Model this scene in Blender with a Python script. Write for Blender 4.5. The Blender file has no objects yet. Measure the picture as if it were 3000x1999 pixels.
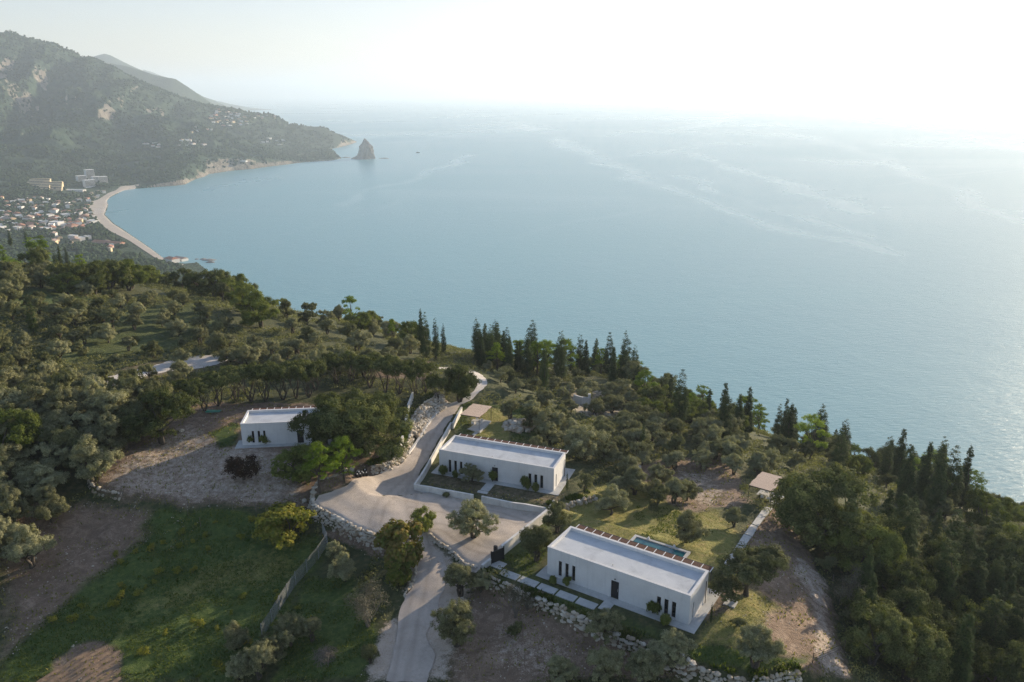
import bpy, math, random
import numpy as np
from mathutils import Vector
R=math.radians
# ---------------------------------------------------------------- camera, world, sun
S=bpy.context.scene
col=S.collection
CAMZ=250.0; PIT=R(17.317); F=2333.33
cd=bpy.data.cameras.new("camera"); cam=bpy.data.objects.new("camera",cd); col.objects.link(cam)
cd.sensor_width=36; cd.lens=28.0; cd.clip_start=1; cd.clip_end=120000
cam.location=(0,0,CAMZ); cam.rotation_euler=(R(90)-PIT,0,0); S.camera=cam
SUN_AZ=R(46); SUN_EL=R(12.5)
w=bpy.data.worlds.new("World"); S.world=w; w.use_nodes=True
nt=w.node_tree; bg=nt.nodes["Background"]
sk=nt.nodes.new("ShaderNodeTexSky"); sk.sky_type='NISHITA'; sk.sun_disc=False
sk.sun_elevation=SUN_EL; sk.sun_rotation=SUN_AZ; sk.air_density=1.0; sk.dust_density=1.0; sk.ozone_density=2.0; sk.altitude=200
def vm(op,a,v):
    n=nt.nodes.new("ShaderNodeVectorMath"); n.operation=op
    for i,q in enumerate((a,v)):
        if isinstance(q,tuple): n.inputs[i].default_value=q
        else: nt.links.new(q,n.inputs[i])
    return n.outputs[0]
_t=vm('MULTIPLY',sk.outputs[0],(1.08,.97,1.04))          # slightly warmer, less green than the raw model
_c=vm('DIVIDE',_t,vm('ADD',vm('MULTIPLY',_t,(1/9.,1/9.,1/9.)),(1.,1.,1.)))   # bright sky values compressed to even out the glare round the sun
nt.links.new(_c,bg.inputs[0]); bg.inputs[1].default_value=0.15
ld=bpy.data.lights.new("sun","SUN"); lo=bpy.data.objects.new("sun",ld); col.objects.link(lo)
ld.energy=5.0; ld.angle=R(0.6); ld.color=(1.0,0.82,0.60)
sd=Vector((math.sin(SUN_AZ)*math.cos(SUN_EL),math.cos(SUN_AZ)*math.cos(SUN_EL),math.sin(SUN_EL)))
lo.rotation_euler=sd.to_track_quat('Z','Y').to_euler(); lo.location=(80,80,400)
S.view_settings.view_transform='Standard'; S.view_settings.look='None'
S.view_settings.exposure=0.97; S.view_settings.gamma=1
S.cycles.use_denoising=True; S.cycles.denoising_prefilter='NONE'; S.cycles.max_bounces=6; S.cycles.diffuse_bounces=3; S.cycles.transmission_bounces=3
S.cycles.volume_bounces=1; S.cycles.use_adaptive_sampling=True; S.cycles.adaptive_threshold=0.02
rng=np.random.default_rng(7); random.seed(7)
# ---------------------------------------------------------------- helpers
def tag(o,label=None,cat=None,group=None,kind=None):
    if label:o['label']=label
    if cat:o['category']=cat
    if group:o['group']=group
    if kind:o['kind']=kind
    return o
def empty(name,loc=(0,0,0),rz=0):
    o=bpy.data.objects.new(name,None); col.objects.link(o); o.location=loc; o.rotation_euler=(0,0,rz); o.empty_display_size=.3
    return o
def mesh_data(name,V,Fc,mat=None,smooth=False):
    V=np.asarray(V,dtype=np.float32).reshape(-1,3); me=bpy.data.meshes.new(name)
    if isinstance(Fc,np.ndarray):
        k=Fc.shape[1]; n=len(Fc); flat=Fc.astype(np.int32).ravel(); ls=np.arange(n,dtype=np.int32)*k
    else:
        lens=np.array([len(f) for f in Fc],dtype=np.int32); n=len(Fc)
        flat=np.array([i for f in Fc for i in f],dtype=np.int32); ls=np.concatenate([[0],np.cumsum(lens)[:-1]]).astype(np.int32)
    me.vertices.add(len(V)); me.vertices.foreach_set("co",V.ravel())
    me.loops.add(len(flat)); me.loops.foreach_set("vertex_index",flat)
    me.polygons.add(n); me.polygons.foreach_set("loop_start",ls)
    me.update(calc_edges=True); me.validate()
    me.polygons.foreach_set("use_smooth",np.full(len(me.polygons),bool(smooth)))
    if mat is not None:
        for m in (mat if isinstance(mat,(list,tuple)) else [mat]): me.materials.append(m)
    return me
def link(name,me,parent=None,loc=(0,0,0),rz=0):
    o=bpy.data.objects.new(name,me); col.objects.link(o); o.location=loc; o.rotation_euler=(0,0,rz)
    if parent: o.parent=parent
    return o
class MB:
    def __init__(s): s.v=[]; s.f=[]
    def add(s,vs,fs):
        b=len(s.v); s.v+= [tuple(v) for v in vs]; s.f+=[tuple(i+b for i in f) for f in fs]
    def box(s,x0,x1,y0,y1,z0,z1):
        s.add([(x0,y0,z0),(x1,y0,z0),(x1,y1,z0),(x0,y1,z0),(x0,y0,z1),(x1,y0,z1),(x1,y1,z1),(x0,y1,z1)],
              [(0,3,2,1),(4,5,6,7),(0,1,5,4),(1,2,6,5),(2,3,7,6),(3,0,4,7)]); return s
    def tube(s,pts,rad,n=6,cap=True):
        pts=[np.array(p,float) for p in pts]; rings=[]
        if not hasattr(rad,'__len__'): rad=[rad]*len(pts)
        b=len(s.v)
        for i,p in enumerate(pts):
            d=pts[min(i+1,len(pts)-1)]-pts[max(i-1,0)]; d/=np.linalg.norm(d)+1e-9
            a=np.cross(d,[0,0,1.]) if abs(d[2])<.95 else np.cross(d,[1.,0,0]); a/=np.linalg.norm(a); c=np.cross(d,a)
            for k in range(n):
                t=2*math.pi*k/n; s.v.append(tuple(p+rad[i]*(math.cos(t)*a+math.sin(t)*c)))
        for i in range(len(pts)-1):
            for k in range(n):
                k2=(k+1)%n; s.f.append((b+i*n+k,b+i*n+k2,b+(i+1)*n+k2,b+(i+1)*n+k))
        if cap:
            s.f.append(tuple(b+k for k in range(n))[::-1]); s.f.append(tuple(b+(len(pts)-1)*n+k for k in range(n)))
        return s
    def build(s,name,mat,parent=None,smooth=False,loc=(0,0,0),rz=0):
        return link(name,mesh_data(name,s.v,s.f,mat,smooth),parent,loc,rz)
_ico=None
def ico():
    global _ico
    if _ico is None:
        t=(1+5**.5)/2
        v=np.array([(-1,t,0),(1,t,0),(-1,-t,0),(1,-t,0),(0,-1,t),(0,1,t),(0,-1,-t),(0,1,-t),(t,0,-1),(t,0,1),(-t,0,-1),(-t,0,1)],float)
        v/=np.linalg.norm(v[0])
        f=np.array([(0,11,5),(0,5,1),(0,1,7),(0,7,10),(0,10,11),(1,5,9),(5,11,4),(11,10,2),(10,7,6),(7,1,8),(3,9,4),(3,4,2),(3,2,6),(3,6,8),(3,8,9),(4,9,5),(2,4,11),(6,2,10),(8,6,7),(9,8,1)])
        _ico=(v,f)
    return _ico
def ico2():
    v,f=ico(); v=list(map(tuple,v)); m={}; nf=[]
    def mid(a,b):
        k=(min(a,b),max(a,b))
        if k not in m:
            p=(np.array(v[a])+np.array(v[b])); p/=np.linalg.norm(p); m[k]=len(v); v.append(tuple(p))
        return m[k]
    for a,b,c in f:
        x,y,z=mid(a,b),mid(b,c),mid(c,a); nf+=[(a,x,z),(b,y,x),(c,z,y),(x,y,z)]
    return np.array(v),np.array(nf)
ICO2=ico2()
def blobs(P,Rd,jit=.25,base=None,seed=1,squash=None):
    """many rough blobs as one vertex/face array; P (n,3), Rd (n,) or (n,3)"""
    v,f=base or ico(); g=np.random.default_rng(seed); n=len(P); Rd=np.asarray(Rd,float)
    if Rd.ndim==1: Rd=np.repeat(Rd[:,None],3,1)
    a=g.uniform(0,6.28,n); vv=np.repeat(v[None],n,0)*(1+g.uniform(-jit,jit,(n,len(v),1)))
    vv=vv*Rd[:,None,:]
    x=vv[...,0]*np.cos(a)[:,None]-vv[...,1]*np.sin(a)[:,None]; y=vv[...,0]*np.sin(a)[:,None]+vv[...,1]*np.cos(a)[:,None]
    vv=np.stack([x,y,vv[...,2]],-1)+P[:,None,:]
    ff=(f[None]+(np.arange(n)*len(v))[:,None,None])
    return vv.reshape(-1,3),ff.reshape(-1,3)
# value noise (numpy)
def vnoise(x,y,seed=0):
    xi=np.floor(x).astype(np.int64); yi=np.floor(y).astype(np.int64); fx=x-xi; fy=y-yi
    fx=fx*fx*(3-2*fx); fy=fy*fy*(3-2*fy)
    def h(a,b):
        n=(a*374761393+b*668265263+seed*974634777)&0x7fffffff; n=(n^(n>>13))*1274126177&0x7fffffff
        return ((n^(n>>16))&0xffff)/65535.0
    return (h(xi,yi)*(1-fx)+h(xi+1,yi)*fx)*(1-fy)+(h(xi,yi+1)*(1-fx)+h(xi+1,yi+1)*fx)*fy
def fbm(x,y,o=4,seed=0,ridge=False):
    s=0;a=1;t=0
    for i in range(o):
        n=vnoise(x*2**i+i*17.3,y*2**i-i*9.1,seed+i)
        if ridge: n=1-abs(2*n-1)
        s=s+a*n; t+=a; a*=.5
    return s/t
# pixel (of the 3000 px wide photograph) to ray; used to find where things stand on the terrain
def ray(px,py):
    v=(py-999.5)/F
    return np.array([(px-1500)/F, math.cos(PIT)-v*math.sin(PIT), -math.sin(PIT)-v*math.cos(PIT)])
def Gz(px,py,z):
    d=ray(px,py); t=(z-CAMZ)/d[2]; return np.array([0,0,CAMZ])+d*t
def Gy(px,py,Y):
    d=ray(px,py); return np.array([0,0,CAMZ])+d*(Y/d[1])
PP=3000/2353.
def tps_fit(P,reg=1e-3):
    P=np.asarray(P,float); sc=np.abs(P[:,:2]).max(); X=P[:,:2]/sc; n=len(X)
    d2=((X[:,None]-X[None])**2).sum(-1); K=np.where(d2>0,d2*np.log(d2+1e-20),0)+np.eye(n)*reg
    A=np.zeros((n+3,n+3)); A[:n,:n]=K; A[:n,n]=1; A[:n,n+1:]=X; A[n,:n]=1; A[n+1:,:n]=X.T
    wv=np.linalg.solve(A,np.concatenate([P[:,2],[0,0,0]]))
    def fn(x,y):
        x=np.asarray(x,float)/sc; y=np.asarray(y,float)/sc; r=wv[n]+wv[n+1]*x+wv[n+2]*y
        for i in range(n):
            d=(x-X[i,0])**2+(y-X[i,1])**2; r=r+wv[i]*d*np.log(d+1e-20)
        return r
    return fn
def poly_sdf(x,y,poly):
    """signed distance, positive inside"""
    poly=np.asarray(poly,float); n=len(poly); d=np.full(np.shape(x),1e18); ins=np.zeros(np.shape(x),bool)
    for i in range(n):
        a=poly[i];b=poly[(i+1)%n]; ex,ey=b-a; L=ex*ex+ey*ey+1e-12
        t=np.clip(((x-a[0])*ex+(y-a[1])*ey)/L,0,1); d=np.minimum(d,(x-a[0]-t*ex)**2+(y-a[1]-t*ey)**2)
        c=((a[1]>y)!=(b[1]>y)); ins^= c&(x<(b[0]-a[0])*(y-a[1])/((b[1]-a[1]) if b[1]!=a[1] else 1e-12)+a[0])
    d=np.sqrt(d); return np.where(ins,d,-d)
def line_side(x,y,L):
    """distance to open polyline and side (+ = left of its direction), and parameter outside flag"""
    L=np.asarray(L,float); best=np.full(np.shape(x),1e18); side=np.zeros(np.shape(x)); over=np.zeros(np.shape(x))
    for i in range(len(L)-1):
        a=L[i];b=L[i+1];e=b-a;q=e@e; tt=((x-a[0])*e[0]+(y-a[1])*e[1])/q; t=np.clip(tt,0,1)
        d=(x-a[0]-t*e[0])**2+(y-a[1]-t*e[1])**2; m=d<best
        cr=(e[0]*(y-a[1])-e[1]*(x-a[0]))/math.sqrt(q)
        best=np.where(m,d,best); side=np.where(m,np.sign(cr),side)
        ov=0
        if i==0: ov=np.maximum(ov,-tt*math.sqrt(q))
        if i==len(L)-2: ov=np.maximum(ov,(tt-1)*math.sqrt(q))
        over=np.where(m,ov,over)
    return np.sqrt(best),side,np.maximum(over,0)
sst=lambda t:(lambda u:u*u*(3-2*u))(np.clip(t,0,1))
def smooth_line(P,n=1):
    P=[np.array(p,float) for p in P]
    for _ in range(n):
        Q=[P[0]]
        for a,b in zip(P[:-1],P[1:]): Q+=[a*.75+b*.25,a*.25+b*.75]
        Q.append(P[-1]); P=Q
    return P
# ---------------------------------------------------------------- near terrain
CT=[]  # x,y,z
def c(px,py,z): p=Gz(px*PP,py*PP,z); CT.append((p[0],p[1],z))
for a in [(1258,1340,193.5),(1585,1440,193.5),(1670,1380,193.3),(1450,1250,193.3),(1010,1090,192),(1285,1130,192),(1100,1000,192.0),(1320,1080,191.7),
  (560,1025,195),(690,960,195.2),(560,950,195.6),(840,1180,192.4),(940,1220,192.3),(1100,1240,192.4),(1200,1220,192.5),(900,1100,192.6),(980,1000,193),(1050,920,193.6),(1110,870,193.8),
  (960,1350,191.6),(940,1450,190.8),(920,1560,190.2),(1200,1500,191.3),(1400,1540,191.4),(1100,1400,191.5),
  (760,1290,190.3),(600,1500,189.0),(300,1300,189.6),(0,1560,188.2),(300,1540,188.2),(100,1250,190.6),(0,1400,189.2),(500,1230,190.8),
  (400,1060,194.2),(250,1120,193.2),(560,1100,194.0),(700,1080,194.2),(640,1150,193.0),
  (100,1000,196.5),(300,900,196.5),(0,900,197.5),(250,800,197),(450,840,195.5),(600,900,195),(800,880,194.5),(700,920,195),
  (0,760,200),(100,700,199),(0,640,198),(250,680,195),(400,700,196.5),(400,780,196),(550,780,195),
  (1500,1240,193.2),(1600,1220,192.4),(1700,1200,191.4),(1760,1160,190.8),(1550,1120,189.6),(1600,1080,188.8),(1450,1080,190.2),(1350,1000,190),(1200,940,191.2),
  (1650,1040,187.5),(1780,1100,188.8),(1800,1300,191.8),(1880,1500,190.8),(1750,1480,192.6),(1650,1520,192.2),(1600,1560,191.4),
  (1000,830,189),(1250,908,187),(1450,900,184),(1600,970,183),(1750,1030,182),(1950,1100,180),
  (2000,1250,184),(2100,1350,182.5),(2000,1450,185),(2250,1400,179),(2340,1250,176),(2300,1540,178),(2150,1520,181),(2060,1540,185)]: c(*a)
# world control points: beyond the crest towards the sea, outside the frame, behind
for a in [(-110,262,186),(-60,240,183),(-20,225,178),(20,205,177),(60,175,172),(100,150,166),(130,120,165),
  (-170,290,187),(-250,280,194),(-250,200,204),(-200,140,199),(-300,350,186),(-200,340,168),(-120,330,150),(-60,300,152),(0,290,140),(60,270,128),(120,240,115),(170,200,105),(210,140,110),(230,60,120),(150,60,160),
  (-40,45,186),(0,45,190),(40,45,189.5),(80,50,180),(-90,50,180),(-150,70,188),(0,380,95),(-100,420,110),(-200,440,130),(150,330,60),(-320,440,160)]: CT.append(a)
_T=tps_fit(CT,2e-5)
# retaining walls: polyline in photograph pixels, ground level guess, height, which side is high
def line(pts,z): return np.array([Gz(x,y,z)[:2] for x,y in pts])
W_yard=line([(1010,1424),(968,1438),(931,1449),(917,1470),(914,1500),(925,1518),(960,1528),(1014,1553),(1068,1575),(1134,1600)],191.8)
W_front=line([(1400,1685),(1418,1694),(1472,1717),(1514,1737),(1568,1763),(1602,1775),(1644,1794),(1682,1813),(1705,1825),(1778,1860),(1816,1870),(1858,1882),(1885,1893),(1960,1920),(2040,1942),(2084,1955),(2138,1967),(2183,1975),(2248,1975),(2302,1962),(2358,1945)],193.1)
W_bed=line([(1256,1580),(1280,1598),(1304,1615),(1329,1634),(1358,1665),(1400,1685)],191.8)
W_road=line([(1085,1386),(1120,1378),(1151,1366),(1185,1335),(1203,1300),(1215,1265),(1236,1232),(1262,1207),(1290,1185)],192.8)
W_grove=line([(1613,1505),(1651,1496),(1709,1477),(1745,1462)],191.8)
W_plant=line([(1160,1672),(1175,1688),(1196,1704),(1206,1723),(1184,1745)],191.4)
W_plant2=line([(1215,1668),(1219,1690),(1206,1722)],191.4)
W_corner=line([(344,1358),(320,1376),(298,1392),(270,1415),(263,1428),(275,1440),(321,1449),(360,1452)],193.0)
STEPS=[(W_yard,1.8,1),(W_front,1.5,+1),(W_bed,.5,+1),(W_road,1.2,+1),(W_grove,.9,+1),(W_corner,1.2,+1)]
HA=(4.333,84.91,193.58,-.577); HB=(-11.647,116.113,191.89,-.359); HC=(-43.914,118.896,195.115,.107)
def to_loc(H,x,y):
    ca,sa=math.cos(H[3]),math.sin(H[3]); dx=x-H[0];dy=y-H[1]; return dx*ca+dy*sa,-dx*sa+dy*ca
def to_wld(H,u,v):
    ca,sa=math.cos(H[3]),math.sin(H[3]); return H[0]+u*ca-v*sa,H[1]+u*sa+v*ca
def Tfull(x,y):
    z=_T(x,y)
    for L,h,sg in STEPS:
        d,s,ov=line_side(x,y,L); up=(s*sg>0)
        z=z+np.where(up,h*.5*np.exp(-d/14)*sst(d/.5+.2),-h*.5*np.exp(-d/9)*sst(d/.5+.2))*np.exp(-ov/2.0)
    z=z+(fbm(x/9,y/9,3,5)-.5)*.7+(fbm(x/2,y/2,2,9)-.5)*.14
    for H,(x0,x1,y0,y1),dz in ((HA,(-7,19.4,-3.7,15),-.06),(HA,(5.5,12.8,10.4,14.0),-.5),(HB,(-1.2,20.6,-3,10),-.06),(HC,(-1.2,20,-2.5,9),-.06)):
        u,v=to_loc(H,x,y); d=np.maximum(np.maximum(x0-u,u-x1),np.maximum(y0-v,v-y1))
        k=1-sst(d/(1.6 if dz>-.3 else .25)); z=z*(1-k)+(H[2]+dz)*k
    return z
# gridded copy for fast look-ups
GX=np.arange(-340,260,.5); GY=np.arange(38,450,.5)
_gx,_gy=np.meshgrid(GX,GY); _gz=Tfull(_gx,_gy)
def T(x,y):
    x=np.clip((np.asarray(x,float)-GX[0])/.5,0,len(GX)-1.001); y=np.clip((np.asarray(y,float)-GY[0])/.5,0,len(GY)-1.001)
    i=x.astype(int);j=y.astype(int);fx=x-i;fy=y-j
    return (_gz[j,i]*(1-fx)+_gz[j,i+1]*fx)*(1-fy)+(_gz[j+1,i]*(1-fx)+_gz[j+1,i+1]*fx)*fy
def hit(px,py):
    d=ray(px,py); t=np.arange(45,520,.25); p=d[None]*t[:,None]
    g=T(p[:,0],p[:,1]); m=np.nonzero((p[:,2]+CAMZ<=g)&(p[:,1]>40))[0]
    k=m[0] if len(m) else len(t)-1
    return np.array([p[k,0],p[k,1],float(g[k])])
hx=lambda pts:[hit(*p) for p in pts]
# ---------------------------------------------------------------- materials
class NT:
    def __init__(s,name):
        s.m=bpy.data.materials.new(name); s.m.use_nodes=True; s.t=s.m.node_tree; s.n=s.t.nodes; s.p=s.n["Principled BSDF"]; s.out=s.n["Material Output"]
        s._c=None
    def link(s,a,b): s.t.links.new(a,b)
    def new(s,ty,**k):
        o=s.n.new(ty)
        for a,b in k.items(): setattr(o,a,b)
        return o
    def coord(s,kind='Position'):
        if kind=='Position': return s.new("ShaderNodeNewGeometry").outputs['Position']
        return s.new("ShaderNodeTexCoord").outputs[kind]
    def noise(s,scale,detail=4,rough=.55,vec=None,dist=0,out='Fac'):
        o=s.new("ShaderNodeTexNoise"); o.inputs['Scale'].default_value=scale; o.inputs['Detail'].default_value=detail; o.inputs['Roughness'].default_value=rough; o.inputs['Distortion'].default_value=dist
        s.link(vec if vec is not None else s.coord(),o.inputs['Vector']); return o.outputs[out]
    def ramp(s,fac,stops):
        o=s.new("ShaderNodeValToRGB"); e=o.color_ramp.elements
        while len(e)<len(stops): e.new(.5)
        for i,(p,c_) in enumerate(stops):
            e[i].position=p; e[i].color=(*c_,1) if hasattr(c_,'__len__') else (c_,c_,c_,1)
        s.link(fac,o.inputs[0]); return o.outputs[0]
    def mix(s,fac,a,b,mode='MIX'):
        o=s.new("ShaderNodeMix",data_type='RGBA',blend_type=mode)
        for k,v in ((0,fac),(6,a),(7,b)):
            if isinstance(v,(int,float)): o.inputs[k].default_value=v
            elif isinstance(v,tuple): o.inputs[k].default_value=(*v,1)
            else: s.link(v,o.inputs[k])
        return o.outputs[2]
    def math(s,op,a,b=None,cl=False):
        o=s.new("ShaderNodeMath",operation=op,use_clamp=cl)
        for k,v in ((0,a),(1,b)):
            if v is None: continue
            if isinstance(v,(int,float)): o.inputs[k].default_value=v
            else: s.link(v,o.inputs[k])
        return o.outputs[0]
    def bump(s,h,strength=.5,dist=.1):
        o=s.new("ShaderNodeBump"); o.inputs['Strength'].default_value=strength; o.inputs['Distance'].default_value=dist
        s.link(h,o.inputs['Height']); s.link(o.outputs[0],s.p.inputs['Normal']); return o
    def base(s,c_): 
        if isinstance(c_,tuple): s.p.inputs['Base Color'].default_value=(*c_,1)
        else: s.link(c_,s.p.inputs['Base Color'])
    def rough(s,r): s.p.inputs['Roughness'].default_value=r; s.p.inputs['Specular IOR Level'].default_value=.25
def plain(name,c1,c2=None,scale=3,rough=.8,bump=0,bscale=20,metal=0,coord='Position'):
    t=NT(name); t.rough(rough); t.p.inputs['Metallic'].default_value=metal
    if c2 is None: c2=tuple(x*.8 for x in c1)
    t.base(t.ramp(t.noise(scale,5,.6),[(.3,c1),(.7,c2)]))
    if bump: t.bump(t.noise(bscale,4,.6),bump,.05)
    return t.m
def leaf_mat(name,cols,var=.35,trans=.22,tint=None):
    """cols: list of leaf colours; varies leaf by leaf, clump by clump and tree by tree"""
    t=NT(name); t.rough(.85); t.p.inputs['Specular IOR Level'].default_value=.04
    g=t.new("ShaderNodeNewGeometry"); oi=t.new("ShaderNodeObjectInfo")
    n=t.noise(.55,3,.6,vec=g.outputs['Position'])
    a=t.math('ADD',t.math('MULTIPLY',g.outputs['Random Per Island'],.40),t.math('MULTIPLY',n,.75))
    a=t.math('ADD',a,t.math('MULTIPLY',t.math('SUBTRACT',oi.outputs['Random'],.5),var))
    k=len(cols); cc=t.ramp(t.math('SUBTRACT',a,.05,True),[(.15+.7*i/(k-1),c_) for i,c_ in enumerate(cols)])
    t.base(cc)
    tr=t.new("ShaderNodeBsdfTranslucent"); t.link(t.mix(1.0,cc,(1.0,1.05,.55),'MULTIPLY'),tr.inputs[0])
    mx=t.new("ShaderNodeMixShader"); mx.inputs[0].default_value=trans
    t.link(t.p.outputs[0],mx.inputs[1]); t.link(tr.outputs[0],mx.inputs[2]); t.link(mx.outputs[0],t.out.inputs[0])
    return t.m
M={}
M['olive']=leaf_mat('olive_leaves',[(.115,.120,.062),(.24,.242,.130),(.42,.415,.255)],trans=0.35)
M['olive_dark']=leaf_mat('olive_dark_leaves',[(.068,.080,.034),(.15,.160,.074),(.29,.29,.145)],trans=0.35)
M['cypress']=leaf_mat('cypress_leaves',[(.022,.040,.014),(.048,.074,.025),(.095,.13,.042)],trans=0.15)
M['pine']=leaf_mat('pine_needles',[(.08,.13,.016),(.18,.26,.03),(.33,.42,.07)],trans=0.45)
M['oak']=leaf_mat('oak_leaves',[(.042,.056,.019),(.095,.115,.040),(.21,.225,.082)],trans=0.3)
M['broad']=leaf_mat('broad_leaves',[(.065,.09,.022),(.135,.17,.042),(.25,.275,.075)],trans=0.4)
M['yellow']=leaf_mat('yellowing_leaves',[(.08,.11,.02),(.20,.22,.04),(.36,.31,.07)],trans=0.4)
M['autumn']=leaf_mat('autumn_leaves',[(.06,.09,.02),(.13,.165,.035),(.24,.18,.06)],trans=0.35)
M['red']=leaf_mat('dark_red_leaves',[(.025,.018,.012),(.05,.03,.02),(.085,.045,.03)])
M['grey']=leaf_mat('grey_twigs',[(.07,.065,.045),(.13,.12,.085),(.2,.19,.14)])
M['bark']=plain('bark',(.11,.095,.075),(.05,.042,.034),8,.9,.6,30)
M['bark_pale']=plain('pale_bark',(.22,.2,.17),(.12,.105,.085),8,.9,.4,30)
# white render of the villas
def render_mat(name,c1,c2,rough=.75):
    t=NT(name); t.rough(rough)
    n=t.noise(.6,5,.65); f=t.noise(9,3,.6)
    mp=t.new("ShaderNodeMapping"); mp.inputs['Scale'].default_value=(2.2,2.2,.16); t.link(t.coord(),mp.inputs[0]); st=t.ramp(t.noise(1.0,4,.6,vec=mp.outputs[0]),[(.52,0.),(.75,.30)])
    t.base(t.mix(st,t.mix(t.math('MULTIPLY',f,.35),t.ramp(n,[(.3,c2),(.6,c1)]),(.6,.6,.58)),tuple(q*.62 for q in c2))); t.bump(t.noise(14,5,.7),.12,.02)
    return t.m
M['white']=render_mat('white_render',(.66,.66,.65),(.58,.58,.57))
def roof_mat():
    t=NT('roof_membrane'); t.rough(.6); n=t.noise(.45,6,.65,dist=.6); f=t.noise(3.5,4,.7)
    c_=t.ramp(n,[(.32,(.40,.42,.435)),(.5,(.50,.525,.54)),(.68,(.56,.58,.59))]); sp=t.ramp(f,[(.70,0.),(.78,.45)])
    t.base(t.mix(sp,c_,(.30,.31,.31))); t.bump(f,.1,.02); return t.m
M['roof']=roof_mat()
M['fencegrey']=plain('galvanised_wire',(.30,.31,.31),(.22,.23,.23),4,.6)
M['concrete']=render_mat('pale_concrete',(.62,.61,.58),(.48,.475,.45))
M['slab']=render_mat('paving_concrete',(.50,.50,.48),(.34,.345,.33))
M['wallwhite']=render_mat('garden_wall_render',(.70,.68,.63),(.48,.47,.43))
M['darkmetal']=plain('dark_metal',(.03,.03,.032),(.02,.02,.022),6,.45)
M['whitemetal']=plain('white_metal',(.75,.75,.74),(.68,.68,.68),6,.5)
def glass_mat():
    t=NT('window_glass'); t.base((.012,.016,.02)); t.p.inputs['Roughness'].default_value=.06; t.p.inputs['Specular IOR Level'].default_value=.7; return t.m
M['glass']=glass_mat()
M['curtain']=plain('brown_curtain',(.16,.07,.04),(.08,.035,.02),5,.9)
def slat_mat(name,c1,c2,scale,axis='X'):
    t=NT(name); t.rough(.8); wv=t.new("ShaderNodeTexWave",wave_type='BANDS',bands_direction=axis); wv.inputs['Scale'].default_value=scale; wv.inputs['Distortion'].default_value=.6; wv.inputs['Detail'].default_value=2
    t.link(t.coord('Object'),wv.inputs[0]); t.base(t.mix(t.math('MULTIPLY',t.noise(3,4),.6),t.ramp(wv.outputs['Fac'],[(.2,c1),(.7,c2)]),c2)); t.bump(wv.outputs['Fac'],.5,.02); return t.m
M['brownslat']=slat_mat('brown_slats',(.06,.03,.022),(.14,.07,.05),9)
M['reed']=slat_mat('reed_thatch',(.42,.31,.235),(.60,.47,.37),16)
def stone_mat():
    t=NT('limestone'); t.rough(.9); g=t.new("ShaderNodeNewGeometry")
    r=t.ramp(g.outputs['Random Per Island'],[(0,(.36,.28,.19)),(.3,(.50,.44,.34)),(.65,(.62,.57,.48)),(1,(.72,.68,.60))])
    t.base(t.mix(t.math('MULTIPLY',t.noise(3.5,5,.7),.8),r,(.30,.26,.2))); t.bump(t.noise(7,5,.7),.7,.08); return t.m
M['stone']=stone_mat()
def ground_mat():
    t=NT('hillside_soil'); t.rough(.95)
    at=t.new("ShaderNodeAttribute",attribute_name='cover'); sp=t.new("ShaderNodeSeparateColor"); t.link(at.outputs['Color'],sp.inputs[0])
    n1=t.noise(.16,6,.62); n2=t.noise(1.3,5,.65); n3=t.noise(7,4,.65); n4=t.noise(.5,4,.6,dist=1.5)
    scrub=t.ramp(n2,[(.25,(.032,.042,.016)),(.5,(.065,.075,.030)),(.75,(.13,.12,.055))])
    grass=t.ramp(t.math('ADD',t.math('MULTIPLY',n2,.6),t.math('MULTIPLY',n3,.4)),[(.3,(.030,.050,.014)),(.5,(.066,.104,.023)),(.72,(.16,.18,.052))])
    lawn=t.ramp(t.math('ADD',t.math('MULTIPLY',n4,.6),t.math('MULTIPLY',n3,.4)),[(.3,(.11,.13,.03)),(.5,(.22,.21,.06)),(.7,(.38,.29,.13))])
    soil=t.ramp(t.math('ADD',t.math('MULTIPLY',n4,.55),t.math('MULTIPLY',n3,.45)),[(.25,(.10,.07,.048)),(.5,(.21,.15,.105)),(.72,(.40,.31,.23))])
    pale=t.ramp(t.math('ADD',t.math('MULTIPLY',n2,.5),t.math('MULTIPLY',n3,.5)),[(.25,(.34,.27,.20)),(.5,(.49,.41,.33)),(.75,(.60,.53,.45))])
    def thr(x,lo=.3,hi=.7):
        e=t.math('ADD',x,t.math('MULTIPLY',t.math('SUBTRACT',t.math('ADD',t.math('MULTIPLY',n2,.6),t.math('MULTIPLY',n3,.4)),.5),1.3))
        o=t.new("ShaderNodeMapRange"); o.inputs[1].default_value=lo; o.inputs[2].default_value=hi; t.link(e,o.inputs[0]); return o.outputs[0]
    c_=t.mix(thr(sp.outputs[2]),scrub,soil)
    c_=t.mix(thr(sp.outputs[0]),c_,grass); c_=t.mix(thr(sp.outputs[1]),c_,lawn)
    c_=t.mix(thr(at.outputs['Alpha'],.35,.65),c_,pale)
    t.base(c_); t.bump(t.math('ADD',n3,t.math('MULTIPLY',n2,2.0)),.9,.14); return t.m
M['ground']=ground_mat()
def gravel_mat(name,a,b,d):
    t=NT(name); t.rough(.95); n=t.noise(.35,5,.6,dist=.8); f=t.noise(12,4,.7); m=t.noise(2.2,4,.6)
    x=t.math('ADD',t.math('MULTIPLY',n,.4),t.math('ADD',t.math('MULTIPLY',f,.35),t.math('MULTIPLY',m,.25)))
    at=t.new("ShaderNodeAttribute",attribute_name='wheel_wear'); wr=t.math('MULTIPLY',at.outputs['Fac'],t.math('ADD',t.math('MULTIPLY',m,1.2),-.1))
    t.base(t.mix(wr,t.ramp(x,[(.32,d),(.5,b),(.66,a)]),tuple(q*.85 for q in d))); t.bump(f,.7,.05); return t.m
M['gravel']=gravel_mat('pale_gravel',(.56,.49,.42),(.46,.40,.34),(.33,.28,.23))
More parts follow.
